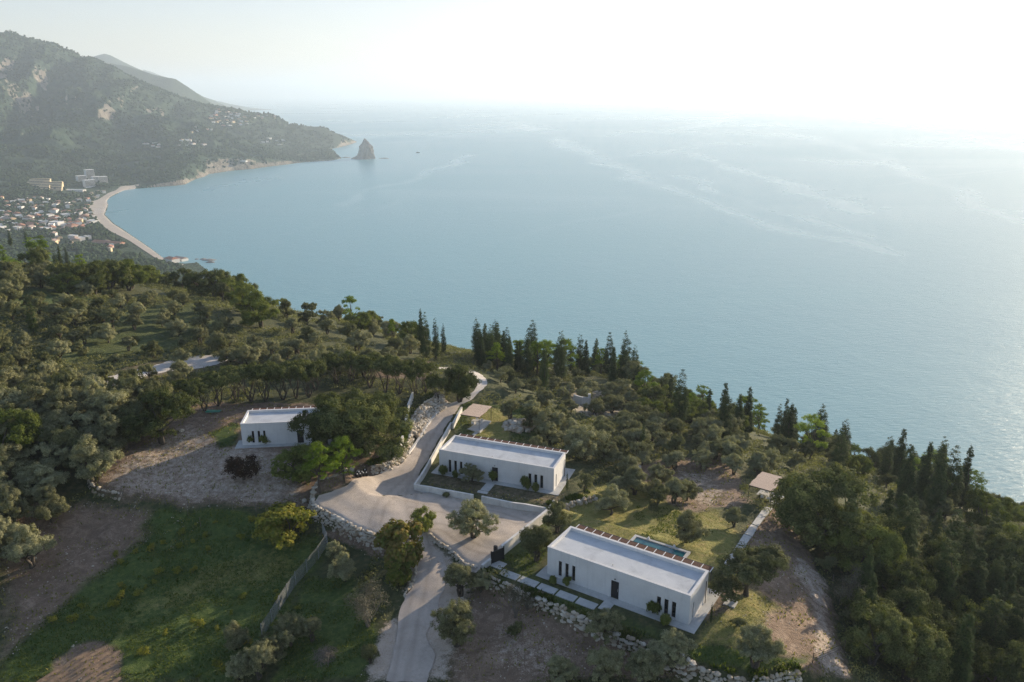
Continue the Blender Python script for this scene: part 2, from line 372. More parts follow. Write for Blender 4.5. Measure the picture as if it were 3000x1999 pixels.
M['roadmat']=gravel_mat('pale_road',(.62,.58,.53),(.52,.48,.43),(.36,.32,.27))
M['grass']=leaf_mat('grass_blades',[(.034,.052,.013),(.072,.108,.023),(.18,.195,.055)],trans=0.4)
M['drygrass']=leaf_mat('dry_grass_blades',[(.13,.14,.035),(.26,.24,.08),(.42,.35,.16)],trans=0.35)
def water_mat():
    t=NT('sea_water'); p=t.p; pos=t.coord()
    at=t.new("ShaderNodeAttribute",attribute_name='slick'); fine=t.noise(.012,4,.65)
    mr=t.new("ShaderNodeMapRange"); mr.inputs[1].default_value=.1; mr.inputs[2].default_value=1.0; t.link(t.math('MULTIPLY',at.outputs['Fac'],t.math('ADD',fine,.55)),mr.inputs[0]); slick=mr.outputs[0]
    big=t.noise(.0009,5,.6,dist=.8)
    bm=t.new("ShaderNodeMapRange"); bm.inputs[1].default_value=.35; bm.inputs[2].default_value=.65; t.link(big,bm.inputs[0])
    colr=t.mix(bm.outputs[0],(.135,.315,.355),(.178,.370,.400))
    colr=t.mix(t.math('MULTIPLY',slick,.12),colr,(.50,.60,.60))
    t.base(colr); rr=t.math('ADD',t.math('MULTIPLY',bm.outputs[0],.08),.27); rr=t.math('SUBTRACT',rr,t.math('MULTIPLY',slick,.05)); t.link(rr,p.inputs['Roughness'])
    p.inputs['IOR'].default_value=1.33
    m2=t.new("ShaderNodeMapping"); m2.inputs['Rotation'].default_value=(0,0,R(-20)); m2.inputs['Scale'].default_value=(.10,.28,1); t.link(pos,m2.inputs[0])
    wv=t.noise(1.0,5,.62,vec=m2.outputs[0],dist=.4)
    w2=t.noise(.035,3,.5)
    t.bump(t.math('ADD',wv,t.math('MULTIPLY',w2,.8)),.55,1.1); return t.m
M['sea']=water_mat()
def hill_mat(name='hill_forest'):
    t=NT(name); t.rough(.95); g=t.new("ShaderNodeNewGeometry"); sx=t.new("ShaderNodeSeparateXYZ"); t.link(g.outputs['Normal'],sx.inputs[0]); px=t.new("ShaderNodeSeparateXYZ"); t.link(g.outputs['Position'],px.inputs[0])
    n1=t.noise(.004,6,.6); n2=t.noise(.03,6,.7); n3=t.noise(.11,3,.7)
    f=t.ramp(t.math('ADD',t.math('MULTIPLY',n1,.35),t.math('ADD',t.math('MULTIPLY',n2,.4),t.math('MULTIPLY',n3,.25))),[(.38,(.010,.028,.016)),(.5,(.026,.056,.030)),(.62,(.066,.100,.050))])
    rock=t.ramp(n2,[(.3,(.12,.105,.085)),(.7,(.32,.285,.235))])
    at=t.new("ShaderNodeAttribute",attribute_name='rock'); 
    e=t.math('ADD',at.outputs['Fac'],t.math('MULTIPLY',t.math('SUBTRACT',n2,.5),1.1))
    mr=t.new("ShaderNodeMapRange"); mr.inputs[1].default_value=.45; mr.inputs[2].default_value=.62; t.link(e,mr.inputs[0])
    t.base(t.mix(mr.outputs[0],f,rock)); t.bump(t.math('ADD',n2,n3),1.0,9.0); return t.m
M['hill']=hill_mat()
M['wood']=leaf_mat('distant_foliage',[(.013,.029,.015),(.034,.061,.027),(.075,.105,.047)],trans=.0,var=0)
M['cliff']=plain('cliff_rock',(.36,.33,.29),(.2,.18,.155),.05,.95,1.0,.3)
M['sand']=plain('beach_sand',(.46,.41,.35),(.37,.33,.28),.02,.95)
M['housewhite']=plain('village_white',(.78,.76,.72),(.66,.64,.6),.3,.8)
M['housecream']=plain('village_cream',(.66,.55,.36),(.6,.48,.3),.3,.8)
M['housepink']=plain('village_pink',(.62,.40,.33),(.55,.34,.28),.3,.8)
M['tile']=plain('terracotta_tiles',(.46,.22,.14),(.34,.17,.11),.6,.85)
M['tiledull']=plain('weathered_tiles',(.42,.31,.25),(.32,.24,.20),.6,.85)
M['shadegap']=plain('window_and_balcony_shade',(.10,.09,.08),(.07,.065,.06),.4,.9)  # dark colour for village windows and for shade painted on hotel balconies
# ---------------------------------------------------------------- near ground
def P2(pts): return np.array([hit(x,y)[:2] for x,y in pts])
xs=np.concatenate([np.arange(-340,-95,2.0),np.arange(-95,-60,.8),np.arange(-60,62,.45),np.arange(62,110,.9),np.arange(110,260,3.0)])
ys=np.concatenate([np.arange(38,60,1.2),np.arange(60,150,.45),np.arange(150,215,.9),np.arange(215,449,2.2)])
mx_,my_=np.meshgrid(xs,ys); mz_=Tfull(mx_,my_)
V=np.stack([mx_,my_,mz_],-1).reshape(-1,3); nx,ny=len(xs),len(ys)
idx=(np.arange(ny-1)[:,None]*nx+np.arange(nx-1)[None]).ravel()
Fq=np.stack([idx,idx+1,idx+nx+1,idx+nx],-1)
me=mesh_data('ground',V,Fq,M['ground'],True)
# cover weights: R grass, G dry lawn, B bare soil, A pale dirt
Rg=[];
def Q(pts): return P2([(x,y) for x,y in pts])
zones=[
 ('g',Q([(0,1540),(200,1500),(420,1470),(700,1500),(900,1560),(960,1620),(870,1750),(700,1990),(0,1998)]),4,1.0),
 ('b',Q([(0,1470),(120,1480),(330,1465),(470,1500),(420,1600),(250,1730),(60,1900),(0,1930)]),4,.8),
 ('w',Q([(620,1640),(860,1590),(900,1700),(700,1740),(420,1830),(330,1900),(250,1900),(400,1760)]),5,.5),('b',Q([(500,1500),(640,1500),(560,1600),(430,1650)]),4,.5),('b',Q([(160,1930),(230,1880),(330,1900),(360,1998),(110,1998)]),2,.9),
 ('b',Q([(930,1560),(1180,1640),(1200,1760),(1100,1850),(1130,1998),(1900,1998),(2400,1990),(2100,1960),(1800,1880),(1500,1740),(1380,1690),(1250,1590),(1000,1540)]),1.5,1.0),
 ('a',Q([(1180,1700),(1400,1700),(1350,1998),(1120,1998),(1130,1850)]),3,.55),
 ('a',Q([(1420,1800),(1560,1830),(1700,1900),(1720,1990),(1450,1998),(1400,1900)]),4,.4),('g',Q([(880,1700),(1020,1690),(1060,1800),(1140,1870),(1110,1998),(800,1998)]),3,1.0),
 ('b',Q([(330,1300),(560,1180),(900,1180),(1150,1250),(1170,1380),(1000,1440),(900,1490),(520,1490),(280,1440)]),3,1.0),
 ('a',Q([(420,1300),(560,1240),(700,1300),(860,1330),(900,1440),(880,1490),(560,1480),(330,1450),(300,1400)]),3,.5),
 ('a',Q([(1140,1610),(1260,1560),(1330,1640),(1400,1700),(1330,1800),(1310,1998),(1080,1998),(1120,1860),(1190,1760)]),2.5,.8),
 ('g',Q([(600,1270),(700,1240),(700,1300),(640,1310)]),2,.7),
 ('b',Q([(1340,1380),(1660,1440),(1600,1490),(1240,1420),(1290,1370)]),1.0,.45),
 ('g',Q([(1440,1640),(1610,1500),(1640,1540),(1600,1700),(1780,1790),(2000,1870),(1960,1920),(1600,1770)]),1.5,.55),
 ('g',Q([(1340,1180),(1420,1180),(1560,1200),(1600,1300),(1380,1290),(1320,1260)]),3,.6),
 ('w',Q([(1380,1210),(1450,1200),(1500,1230),(1510,1290),(1440,1310),(1380,1270)]),2,.9),
 ('w',Q([(1620,1500),(1700,1440),(1880,1380),(2000,1420),(2100,1500),(2170,1560),(2120,1680),(1900,1650),(1700,1560)]),3,.9),
 ('g',Q([(1850,1480),(2050,1490),(2100,1560),(2000,1620),(1880,1600)]),3,.6),
 ('b',Q([(1830,1360),(2130,1330),(2170,1400),(2200,1480),(2080,1500),(1980,1500),(1880,1400)]),2,.8),
 ('a',Q([(1960,1370),(2080,1390),(2150,1440),(2080,1500),(1990,1450)]),2,.45),
 ('b',Q([(2180,1540),(2280,1490),(2400,1660),(2430,1760),(2500,1990),(2300,1998),(2380,1930),(2200,1960),(2080,1880),(2060,1800),(2180,1690)]),2,.9),
 ('a',Q([(2350,1640),(2430,1700),(2420,1790),(2500,1990),(2400,1998),(2380,1850),(2370,1750),(2300,1660)]),2,.55),
 ('w',Q([(2060,1830),(2200,1720),(2300,1780),(2220,1850),(2300,1900),(2200,1940),(2000,1920)]),2,.65),
 ('g',Q([(1960,1910),(2060,1890),(2360,1940),(2240,1975),(2080,1960)]),1,.8),
 ('g',Q([(0,860),(240,830),(300,880),(0,960)]),6,.6),
 ('g',Q([(200,950),(560,880),(700,960),(560,1030),(300,1060),(60,1120)]),6,.45),
 ('b',Q([(150,1150),(420,1060),(700,1030),(760,1060),(500,1110),(300,1180)]),3,.45),
 ('b',Q([(1100,1050),(1280,1060),(1250,1120),(1100,1110)]),2,.7),
 ('a',Q([(1640,1130),(1800,1150),(1840,1220),(1740,1240),(1640,1180)]),2,.5),
]
W=np.zeros((len(V),4),np.float32)
jx=V[:,0]+(fbm(V[:,0]/3,V[:,1]/3,3,31)-.5)*3.0; jy=V[:,1]+(fbm(V[:,0]/3,V[:,1]/3,3,57)-.5)*3.0
inv=(V[:,1]<330)
for ty,poly,fe,amt in zones:
    wv=np.zeros(len(V)); wv[inv]=sst(poly_sdf(jx[inv],jy[inv],poly)/fe*.7+.5)*amt
    k='gwba'.index(ty)
    W*= (1-wv[:,None]*(1 if amt>.6 else .3)); W[:,k]=np.maximum(W[:,k],wv)
ca=me.color_attributes.new('cover','FLOAT_COLOR','POINT'); ca.data.foreach_set('color',W.ravel())
tag(link('ground',me),kind='structure')
def cover(x,y):
    """cover weights at points (nearest vertex)"""
    i=np.clip(np.searchsorted(xs,x),0,nx-1); j=np.clip(np.searchsorted(ys,y),0,ny-1); return W[j*nx+i]
# draped sheets ------------------------------------------------
def drape(name,poly,off,mat,step=.5,jit=.15,kind='structure',thick=.0):
    import bmesh
    poly=np.asarray(poly,float)
    # densify and roughen the outline
    out=[]
    for i in range(len(poly)):
        a=poly[i];b=poly[(i+1)%len(poly)]; L=np.linalg.norm(b-a); k=max(1,int(L/.7))
        for q in range(k):
            p=a+(b-a)*q/k; out.append(p+np.array([vnoise(p[0]*1.3,p[1]*1.3,3)-.5,vnoise(p[0]*1.3,p[1]*1.3,8)-.5])*2*jit)
    bm=bmesh.new(); vs=[bm.verts.new((p[0],p[1],0)) for p in out]; bm.faces.new(vs)
    lo_=np.min(out,0); hi_=np.max(out,0)
    for x in np.arange(lo_[0]+step,hi_[0],step):
        bmesh.ops.bisect_plane(bm,geom=bm.verts[:]+bm.edges[:]+bm.faces[:],plane_co=(x,0,0),plane_no=(1,0,0))
    for y in np.arange(lo_[1]+step,hi_[1],step):
        bmesh.ops.bisect_plane(bm,geom=bm.verts[:]+bm.edges[:]+bm.faces[:],plane_co=(0,y,0),plane_no=(0,1,0))
    co=np.array([v.co[:] for v in bm.verts])
    z=T(co[:,0],co[:,1])+off
    for v,zz in zip(bm.verts,z): v.co.z=zz
    me=bpy.data.meshes.new(name); bm.normal_update()
    if bm.faces and sum(f.normal.z for f in bm.faces)<0: bmesh.ops.reverse_faces(bm,faces=bm.faces)
    bm.to_mesh(me); bm.free(); me.materials.append(mat); me.polygons.foreach_set("use_smooth",np.ones(len(me.polygons),dtype=bool))
    return tag(link(name,me),kind=kind)
r3=lambda L:[(600+x*.38265,850+y*.38265) for x,y in L]
r4=lambda L:[(1200+x*.38265,1050+y*.38265) for x,y in L]
c2=lambda L:[(600+x*.414,1350+y*.414) for x,y in L]
c3=lambda L:[(1300+x*.3825,1400+y*.3825) for x,y in L]
c5=lambda L:[(1300+x*.2125,1130+y*.2125) for x,y in L]
c6=lambda L:[(1800+x*.2551,1350+y*.2551) for x,y in L]
c7=lambda L:[(1900+x*.2975,1700+y*.2975) for x,y in L]
lane=smooth_line(r3([(1840,895),(1900,860),(1990,830),(2065,775),(2095,720),(2075,665),(2000,620),(1900,600),(1740,588)])) 
lane_r=smooth_line(r3([(1740,606),(1900,612),(2000,640),(2050,615),(2120,650),(2168,705),(2150,745),(2095,795),(2040,850),(1965,878)]))
yard=r3([(1840,895),(1760,965),(1690,1065),(1630,1170),(1570,1270),(1490,1350),(1380,1395),(1200,1440),(1110,1475)])+[(1010,1430),(972,1444),(936,1455),(922,1472),(920,1500),(932,1514),(965,1524),(1018,1549),(1072,1571),(1138,1595)]+c2([(1480,650),(1492,780),(1480,900),(1425,965),(1380,1080),(1370,1200),(1330,1400),(1290,1568),(1560,1590),(1640,1400),(1560,1250),(1640,1100),(1660,1000),(1700,900),(1720,780),(1690,690),(1580,575)])+[(1262,1582),(1300,1608),(1335,1632),(1362,1662),(1405,1680),(1447,1650),(1470,1634),(1560,1557),(1612,1514),(1600,1511),(1409,1474),(1330,1458),(1215,1440)]+r3([(1620,1500),(1650,1400),(1730,1260),(1790,1150),(1850,1050),(1905,960),(1965,878)])
lane_p=P2([tuple(p) for p in r3([(1840,895)])]+[tuple(p) for p in lane[1:]]+[tuple(p) for p in lane_r])
def wheel(o):
    n=len(o.data.vertices); v=np.empty(n*3,dtype=np.float32); o.data.vertices.foreach_get('co',v); v=v.reshape(-1,3); w_=np.zeros(n)
    for L in ([(1330,1215),(1290,1260),(1250,1330),(1215,1390),(1160,1440),(1110,1490),(1100,1540)],[(1250,1330),(1210,1410),(1200,1480),(1235,1560),(1250,1640),(1225,1740),(1200,1850),(1170,1998)],[(1235,1560),(1300,1540),(1370,1600),(1440,1620)],[(1200,1480),(1300,1500),(1420,1500),(1520,1530)]):
        d,_,ov=line_side(v[:,0],v[:,1],np.array(smooth_line(P2(L),2)));
        for off in (.75,): w_=np.maximum(w_,np.exp(-((d-off)/.28)**2)*np.exp(-ov/2))
    a=o.data.attributes.new('wheel_wear','FLOAT','POINT'); a.data.foreach_set('value',w_.astype(np.float32))
wheel(drape('gravel_yard',P2(yard),.10,M['gravel'],.4,.2)); wheel(drape('lane',lane_p,.06,M['roadmat'],.5,.15))
pl=drape('ploughed_soil',P2([(190,1950),(240,1905),(300,1885),(350,1915),(340,1960),(370,2020),(90,2020),(120,1990)]),.06,M['ground'],.22,.5)
_v=np.empty(len(pl.data.vertices)*3,dtype=np.float32); pl.data.vertices.foreach_get('co',_v); _v=_v.reshape(-1,3); _v[:,2]+=.09*np.sin((_v[:,0]*.83-_v[:,1]*.55)*6.5); pl.data.vertices.foreach_set('co',_v.ravel()); pl.data.materials.clear(); pl.data.materials.append(plain('ploughed_soil',(.26,.19,.13),(.14,.10,.07),2.5,.95,.6,9))
drape('dirt_track',P2([(155,1165),(300,1110),(470,1068),(530,1045),(620,1042),(690,1050),(640,1068),(560,1085),(480,1092),(330,1130),(170,1182)]),.05,M['roadmat'],1.2,.4)

# ---------------------------------------------------------------- sea, far hills
def ring_sheet(name,z,r,mat):
    me=mesh_data(name,[(-r,-2000,z),(r,-2000,z),(r,r,z),(-r,r,z)],[(0,1,2,3)],mat); return tag(link(name,me),kind='structure')
def sea():
    tx=np.concatenate([np.linspace(-3,-.75,24),np.linspace(-.75,.75,460)[1:],np.linspace(.75,3,24)[1:]]); ty=np.concatenate([[5,120,220],np.exp(np.linspace(math.log(300),math.log(16000),430)),[22000,30000,42000]])
    A,Y=np.meshgrid(tx,ty); X=np.clip(A*Y,-42000,42000); s=np.zeros(X.shape)
    LS=[([(1160,278),(1240,303),(1285,320),(1396,368),(1439,392),(1524,430),(1631,470),(1760,515),(1900,552),(2050,600)],1.3,1),([(790,472),(830,452),(900,421),(980,395),(1050,372),(1078,356)],.7,.9),([(1588,352),(1631,370),(1791,413),(1897,455),(2010,490)],1.1,.8),([(1790,302),(1897,322),(2004,365),(2110,407),(2217,455),(2360,520)],1.2,.9),([(1560,300),(1600,294),(1684,266),(1740,256)],1,.9),([(1860,266),(2000,280),(2164,301),(2360,345)],1,.8),([(1560,405),(1604,423),(1727,466),(1850,500),(1960,545)],.8,.7),([(690,540),(770,520),(860,480),(960,450)],.6,.4),([(900,330),(980,322),(1080,312),(1180,300)],1,.5),([(1080,560),(1260,520),(1400,500),(1500,470)],.7,.35),([(1396,368),(1450,352),(1560,345),(1640,330)],1,.5),([(640,330),(760,300),(900,286),(1100,276)],1,.35),([(830,320),(890,300),(900,300)],.6,.6)]
    wx=X+(fbm(X/300,Y/300,3,41)-.5)*170; wy=Y+(fbm(X/300,Y/300,3,43)-.5)*170
    for L,wd,am in LS:
        P=np.array(smooth_line([Gz(a*PP,b_*PP,0)[:2] for a,b_ in L],2)); d,_,ov=line_side(wx,wy,P); ww=wd*(9+Y*.008+(Y/3500)**2*18); s=np.maximum(s,am*np.exp(-(d/ww)**2)*np.exp(-(ov/120.)**2)*(.35+1.0*fbm(X/180,Y/180,3,7)))
    n=fbm((X*.8+Y*.6)/2600,(Y*.8-X*.6)/520,5,23); s=np.maximum(s,.75*np.clip(1-abs(n-.5)/.012,0,1)*sst((fbm(X/1500,Y/1500,2,3)-.45)/.2)*(Y>900))
    # broad pale patches where the surface is calmer
    s=np.maximum(s,.48*sst((fbm(X/1400,Y/420,4,29)-.52)/.16)*sst((Y-900)/1500))
    V=np.stack([X,Y,X*0],-1).reshape(-1,3); n_=len(tx); idx=(np.arange(len(ty)-1)[:,None]*n_+np.arange(n_-1)[None]).ravel()
    me=mesh_data('sea',V,np.stack([idx,idx+1,idx+n_+1,idx+n_],-1),M['sea'],True); at=me.attributes.new('slick','FLOAT','POINT'); at.data.foreach_set('value',s.ravel().astype(np.float32))
    tag(link('sea',me),kind='structure')
sea()
COAST=[(575,800),(520,690),(478,622),(453,602),(425,606),(395,600),(373,591),(346,570),(315,549),(280,525),(262,514),(251,503),(241,493),(246,482),(249,471),(245,462),(252,455),(261,450),(283,438),(307,434),(323,433),(360,430),(400,427),(425,424),(440,416),(455,410),(470,406),(480,400),(536,392),(575,389),(602,385),(635,381),(698,373),(764,369),(785,364),(772,352),(760,343),(779,339),(806,332),(819,327),(800,318),(760,309),(700,300),(560,285)]
coast=[Gz(x*PP,y*PP,0)[:2] for x,y in COAST]
coast+= [np.array(p) for p in ((-2600,7600),(-7000,7600),(-7000,300),(60,300),(0,420))]
coast=np.array(coast)
FC=[]
def fy(px,py,Y): p=Gy(px*PP,py*PP,Y); FC.append(tuple(p))
def fz(px,py,z): p=Gz(px*PP,py*PP,z); FC.append((p[0],p[1],z))
for a in [(0,76,3900),(30,73,3900),(64,84,3850),(100,98,3800),(132,103,3800),(170,118,3800),(204,132,3800),(255,150,3800),(300,178,3820),(350,203,3850),(400,222,3900),(440,236,3920),(468,245,3950),(502,249,3980),(532,253,4000),(570,263,4000),(600,265,4020),(630,267,4050),(664,290,4050),(702,293,4050),(723,294,4080),(743,291,4150),(762,303,4180),(790,314,4200),
  (-120,66,3900),(-300,70,3900),(0,180,3350),(100,190,3350),(200,240,3300),(300,280,3250),(0,290,2850),(100,300,2800),(200,330,2780),(270,350,2750),(330,340,2850),(150,370,2520),(60,360,2500),(230,395,2450),(290,385,2420),(350,375,2480),(410,365,2600),(470,345,2900),(400,310,3050),(350,290,3150),(460,300,3400),(540,290,3700),(560,330,3250),(640,310,3750),(640,345,3500),(700,330,3750),(745,325,3900),(760,350,3800)]: fy(*a)
for k in range(24):   # land falls away behind the crest
    x,y,z=FC[k]; s=1+ .22; FC.append((x*s,y*s,max(-20,z-150)))
for a in [(60,432,22),(0,440,20),(180,432,24),(250,428,14),(290,425,8),(-200,440,30),(0,480,12),(100,480,10),(200,470,8),(0,520,12),(100,520,10),(200,510,7),(235,520,5),(120,560,10),(250,560,7),(0,560,16),(-200,520,30),(200,600,24),(300,600,14),(340,610,16),(300,640,40),(400,625,18),(420,650,34),(200,650,50),(60,620,45),(-200,620,70),(500,680,40),(380,598,3),(310,560,4)]: fz(*a)
FC+=[(-7000,7000,200),(-7000,3000,450),(-4500,1500,250),(-3000,800,150),(0,300,60),(-400,300,110),(-1200,500,140),(-2600,6500,150)]
_Fz=tps_fit(FC,1e-5)
_sk=[(-500,70),(-300,68),(-120,64),(0,76),(30,73),(50,78),(64,84),(100,98),(132,103),(170,118),(204,132),(255,150),(300,178),(350,203),(400,222),(440,236),(468,245),(502,249),(532,253),(570,263),(600,265),(630,267),(664,290),(702,293),(723,294),(743,290),(762,303),(790,314),(819,327)]
_sr=[ray(a*PP,b_*PP) for a,b_ in _sk]; SKU=[r[0]/r[1] for r in _sr]; SKS=[r[2]/r[1]+.003 for r in _sr]
def Ffull(x,y):
    z=_Fz(x,y); d=poly_sdf(x,y,coast)
    hi=np.clip((z-30)/220,0,1)
    rd=fbm(x/620+3.1,y/620,5,21,True)-.62; cf=1-.8*sst((y-3250)/500); z=z+rd*hi*190*cf
    sp_=fbm((x+.25*y)/330,(y-.25*x)/1500,4,61,True)-.62; z=z+sp_*hi*(470-360*sst((y-3150)/600))
    z=z+(fbm(x/130,y/130,4,44,True)-.6)*np.clip((z-10)/80,0,1)*(46*cf+6)+(fbm(x/46,y/46,3,47,True)-.6)*np.clip((z-10)/60,0,1)*13
    u=x/y; cap_=CAMZ+y*np.interp(u,SKU,SKS); e=cap_-z; z=np.where(y>1800,cap_-np.where(e>25,e,25*np.exp(np.clip((e-25)/25,-6,0))),z)
    plain_=np.clip(1-hi*3,0,1)
    # cliffs in the bay, low shore by the village
    Yc=y; steep=sst((Yc-2130)/160)
    cap=(d*.10+.3)*(1-steep)+(d*(1.1+.9*fbm(x/90,y/90,3,77))+1.5)*steep
    z=np.where(d>0,np.minimum(np.maximum(z,np.minimum(cap*.25,3)),cap+fbm(x/40,y/40,3,5)*2*steep),np.maximum(-12,d*.4-.4))
    return z,d
ta=np.concatenate([np.linspace(-1.25,-.8,50),np.linspace(-.8,-.185,620)[1:]])
tr=np.exp(np.linspace(math.log(520),math.log(1500),110)); tr=np.concatenate([tr,np.exp(np.linspace(math.log(1500),math.log(5600),420))[1:]])
ax_,ay_=np.meshgrid(ta,tr); fx_=ax_*ay_; fyy=ay_
fz_,fd_=Ffull(fx_,fyy)
gxz=np.gradient(fz_,axis=0)/np.gradient(fyy,axis=0); gax=np.gradient(fz_,axis=1)/np.gradient(fx_,axis=1)
slope=np.sqrt(gxz**2+gax**2)
rock=np.clip((slope-1.0)/.8,0,1)*np.clip(fbm(fx_/160,fyy/160,3,91)*1.9-.52,0,1)+.62*np.exp(-np.clip(fd_,0,None)/9)*sst((fyy-2150)/150)
rock=rock*np.where(fz_>500,.3,1)
VF=np.stack([fx_,fyy,fz_],-1).reshape(-1,3); na=len(ta)
idx=(np.arange(len(tr)-1)[:,None]*na+np.arange(na-1)[None]).ravel(); FF=np.stack([idx,idx+1,idx+na+1,idx+na],-1)
keep=(fd_.reshape(-1)[FF]>-60).any(1); FF=FF[keep]
me=mesh_data('coastal_hills',VF,FF,M['hill'],True)
ra=me.attributes.new('rock','FLOAT','POINT'); ra.data.foreach_set('value',rock.ravel().astype(np.float32))
tag(link('coastal_hills',me),kind='structure')
def FT(x,y):
    """height of the far land, bilinear on its own grid"""
    x=np.asarray(x,float);y=np.asarray(y,float)
    a=np.interp(x/y,ta,np.arange(na)); r=np.interp(y,tr,np.arange(len(tr)))
    i=np.clip(a.astype(int),0,na-2); j=np.clip(r.astype(int),0,len(tr)-2); u=a-i; v=r-j
    return (fz_[j,i]*(1-u)+fz_[j,i+1]*u)*(1-v)+(fz_[j+1,i]*(1-u)+fz_[j+1,i+1]*u)*v
def fhit(px,py):
    """point of the far land seen at photograph pixel"""
    d=ray(px,py); t=np.arange(560,5600,2.0)/d[1]; p=d[None]*t[:,None]; g=FT(p[:,0],p[:,1]); m=np.nonzero(p[:,2]+CAMZ<=np.maximum(g,0))[0]
    k=m[0] if len(m) else len(t)-1
    return np.array([p[k,0],p[k,1],max(float(g[k]),0)])
# distant ridges
def ridge(name,pts,Y,width,base_py=None,seed=3):
    """pts: skyline (photo px on the 2353 scale), at depth Y"""
    us=np.linspace(pts[0][0],pts[-1][0],160); pyv=np.interp(us,[p[0] for p in pts],[p[1] for p in pts])
    top=np.array([Gy(u*PP,v*PP,Y) for u,v in zip(us,pyv)])
    top[:,2]+= (fbm(top[:,0]/160,top[:,1]/160,4,seed)-.5)*26*np.clip(top[:,2]/150,0,1)
    rows=[]; K=30
    for k in range(-K,K+1):
        t=k/K; prof=(1-abs(t))**1.15; y=top[:,1]+t*width; x=top[:,0]+0*t; z=top[:,2]*prof
        z=z+(fbm(x/420,y/420,4,seed+4,True)-.6)*90*np.clip(abs(t)*3,0,1)*prof*np.clip(top[:,2]/200,0,1)-2*(abs(t)>.98)
        rows.append(np.stack([x,y,z],-1))
    V=np.array(rows).reshape(-1,3); n=len(us); idx=(np.arange(2*K)[:,None]*n+np.arange(n-1)[None]).ravel()
    me=mesh_data(name,V,np.stack([idx,idx+1,idx+n+1,idx+n],-1),M['hill'],True)
    ra=me.attributes.new('rock','FLOAT','POINT'); ra.data.foreach_set('value',np.zeros(len(V),np.float32))
    return tag(link(name,me),kind='structure')
ridge('middle_ridge',[(190,170),(230,150),(255,147),(300,158),(340,168),(404,183),(430,200),(447,213),(470,232),(489,245),(505,254)],5600,1100,seed=12)
ridge('distant_ridge',[(120,170),(180,150),(206,132),(222,127),(240,123),(255,127),(272,136),(298,149),(340,167),(383,180),(420,196),(440,210),(470,230),(500,252)],7600,1600,seed=5)
ridge('far_headland',[(330,160),(383,178),(400,183),(425,201),(447,214),(468,223),(490,230),(510,236),(535,241),(553,245),(562,249),(570,254)],11500,1500,seed=8)
# beach
def strip(name,outer,inner,mat,z=.35):
    A=[Gz(x*PP,y*PP,0) for x,y in outer]; B=[Gz(x*PP,y*PP,0) for x,y in inner]
    def res(L,n):
        L=np.array(L); s=np.concatenate([[0],np.cumsum(np.linalg.norm(np.diff(L,axis=0),axis=1))]); q=np.linspace(0,s[-1],n)
        return np.stack([np.interp(q,s,L[:,k]) for k in range(3)],-1)
    n=90; a=res(A,n); b=res(B,n); rows=[a*(1-t)+b*t for t in np.linspace(0,1,9)]
    V=np.array(rows).reshape(-1,3); g=FT(V[:,0],V[:,1]); V[:,2]=np.maximum(g,.0)+.45+(fbm(V[:,0]/12,V[:,1]/12,2,3))*.25
    V[:n,2]=-.3
    idx=(np.arange(8)[:,None]*n+np.arange(n-1)[None]).ravel()
    return tag(link(name,mesh_data(name,V,np.stack([idx,idx+n,idx+n+1,idx+1],-1),mat,True)),kind='structure')
strip('beach',[(425,612),(395,602),(373,592),(346,571),(315,550),(280,526),(262,515),(251,504),(241,494),(246,483),(250,471),(246,462),(253,454),(262,449),(284,438),(320,432.5)],
  [(415,618),(385,606),(360,597),(330,578),(297,556),(255,536),(235,522),(218,508),(208,494),(205,480),(208,468),(225,462),(236,455),(250,446),(275,436.5),(320,431.5)],M['sand'])
# sea stack and rocks
def rock_mesh(seed,h,r,sub=5,spire=True):
    import bmesh
    bm=bmesh.new(); bmesh.ops.create_icosphere(bm,subdivisions=sub,radius=1); g=np.array([v.co[:] for v in bm.verts]); fs=[tuple(v.index for v in f.verts) for f in bm.faces]; bm.free()
    th=np.arctan2(g[:,1],g[:,0]); z=(g[:,2]+1)/2; rad=np.sqrt(g[:,0]**2+g[:,1]**2)
    pr=(1-z)**.75*1.25+.02
    n=fbm(np.cos(th)*1.6+5+seed,np.sin(th)*1.6+z*1.8,5,seed,True)
    R_=r*np.minimum(rad*1.6,1)*pr*(.55+.8*n); x=np.cos(th)*R_; y=np.sin(th)*R_
    zz=h*(z**.9)*(.82+.3*fbm(x/(r*.25)+9,y/(r*.25),3,seed+2))-h*.04
    return np.stack([x,y,zz],-1),fs
def rock_obj(name,p,h,r,seed,label,sx=1.0,sub=5,group=None):
    V,Fs=rock_mesh(seed,h,r,sub); V[:,0]*=sx
    return tag(link(name,mesh_data(name,V,Fs,M['cliff'],False),None,tuple(p)),label,'rock',group)
def stack_mesh():
    # silhouette of the stack: half-widths left/right of its axis by height
    h=78.; zs=np.linspace(0,1,46); nth=72
    L=np.interp(zs,[0,.05,.12,.2,.33,.5,.62,.68,.73,.85,.95,1],[62,50,39,30,26,24,23,21,14,9,5,1]); Rr=np.interp(zs,[0,.3,.55,.72,.85,.93,1],[33,31,28,22,14,8,1.5])
    V=[];n=0
    for i,z in enumerate(zs):
        for k in range(nth):
            t=2*math.pi*k/nth; c_=math.cos(t); s_=math.sin(t); rx=Rr[i] if c_>0 else L[i]; ry=(L[i]+Rr[i])*.42
            x=c_*rx; y=s_*ry
            nn=1+.7*(float(fbm(np.array(x/9+11),np.array(y/9+z*2.2),4,3,True))-.62)+.25*(float(fbm(np.array(x/4+z*3),np.array(y/4+z*14),3,9))-.5)
            V.append((x*nn,y*nn,z*h*(1+.10*(float(vnoise(np.array(t*1.6),np.array(3.),4))-.5)*(z>.3))-3))
    Fs=[]
    for i in range(len(zs)-1):
        for k in range(nth): k2=(k+1)%nth; Fs.append((i*nth+k,i*nth+k2,(i+1)*nth+k2,(i+1)*nth+k))
    return V,Fs
p=Gz(840*PP,365*PP,0); V_,F_=stack_mesh()
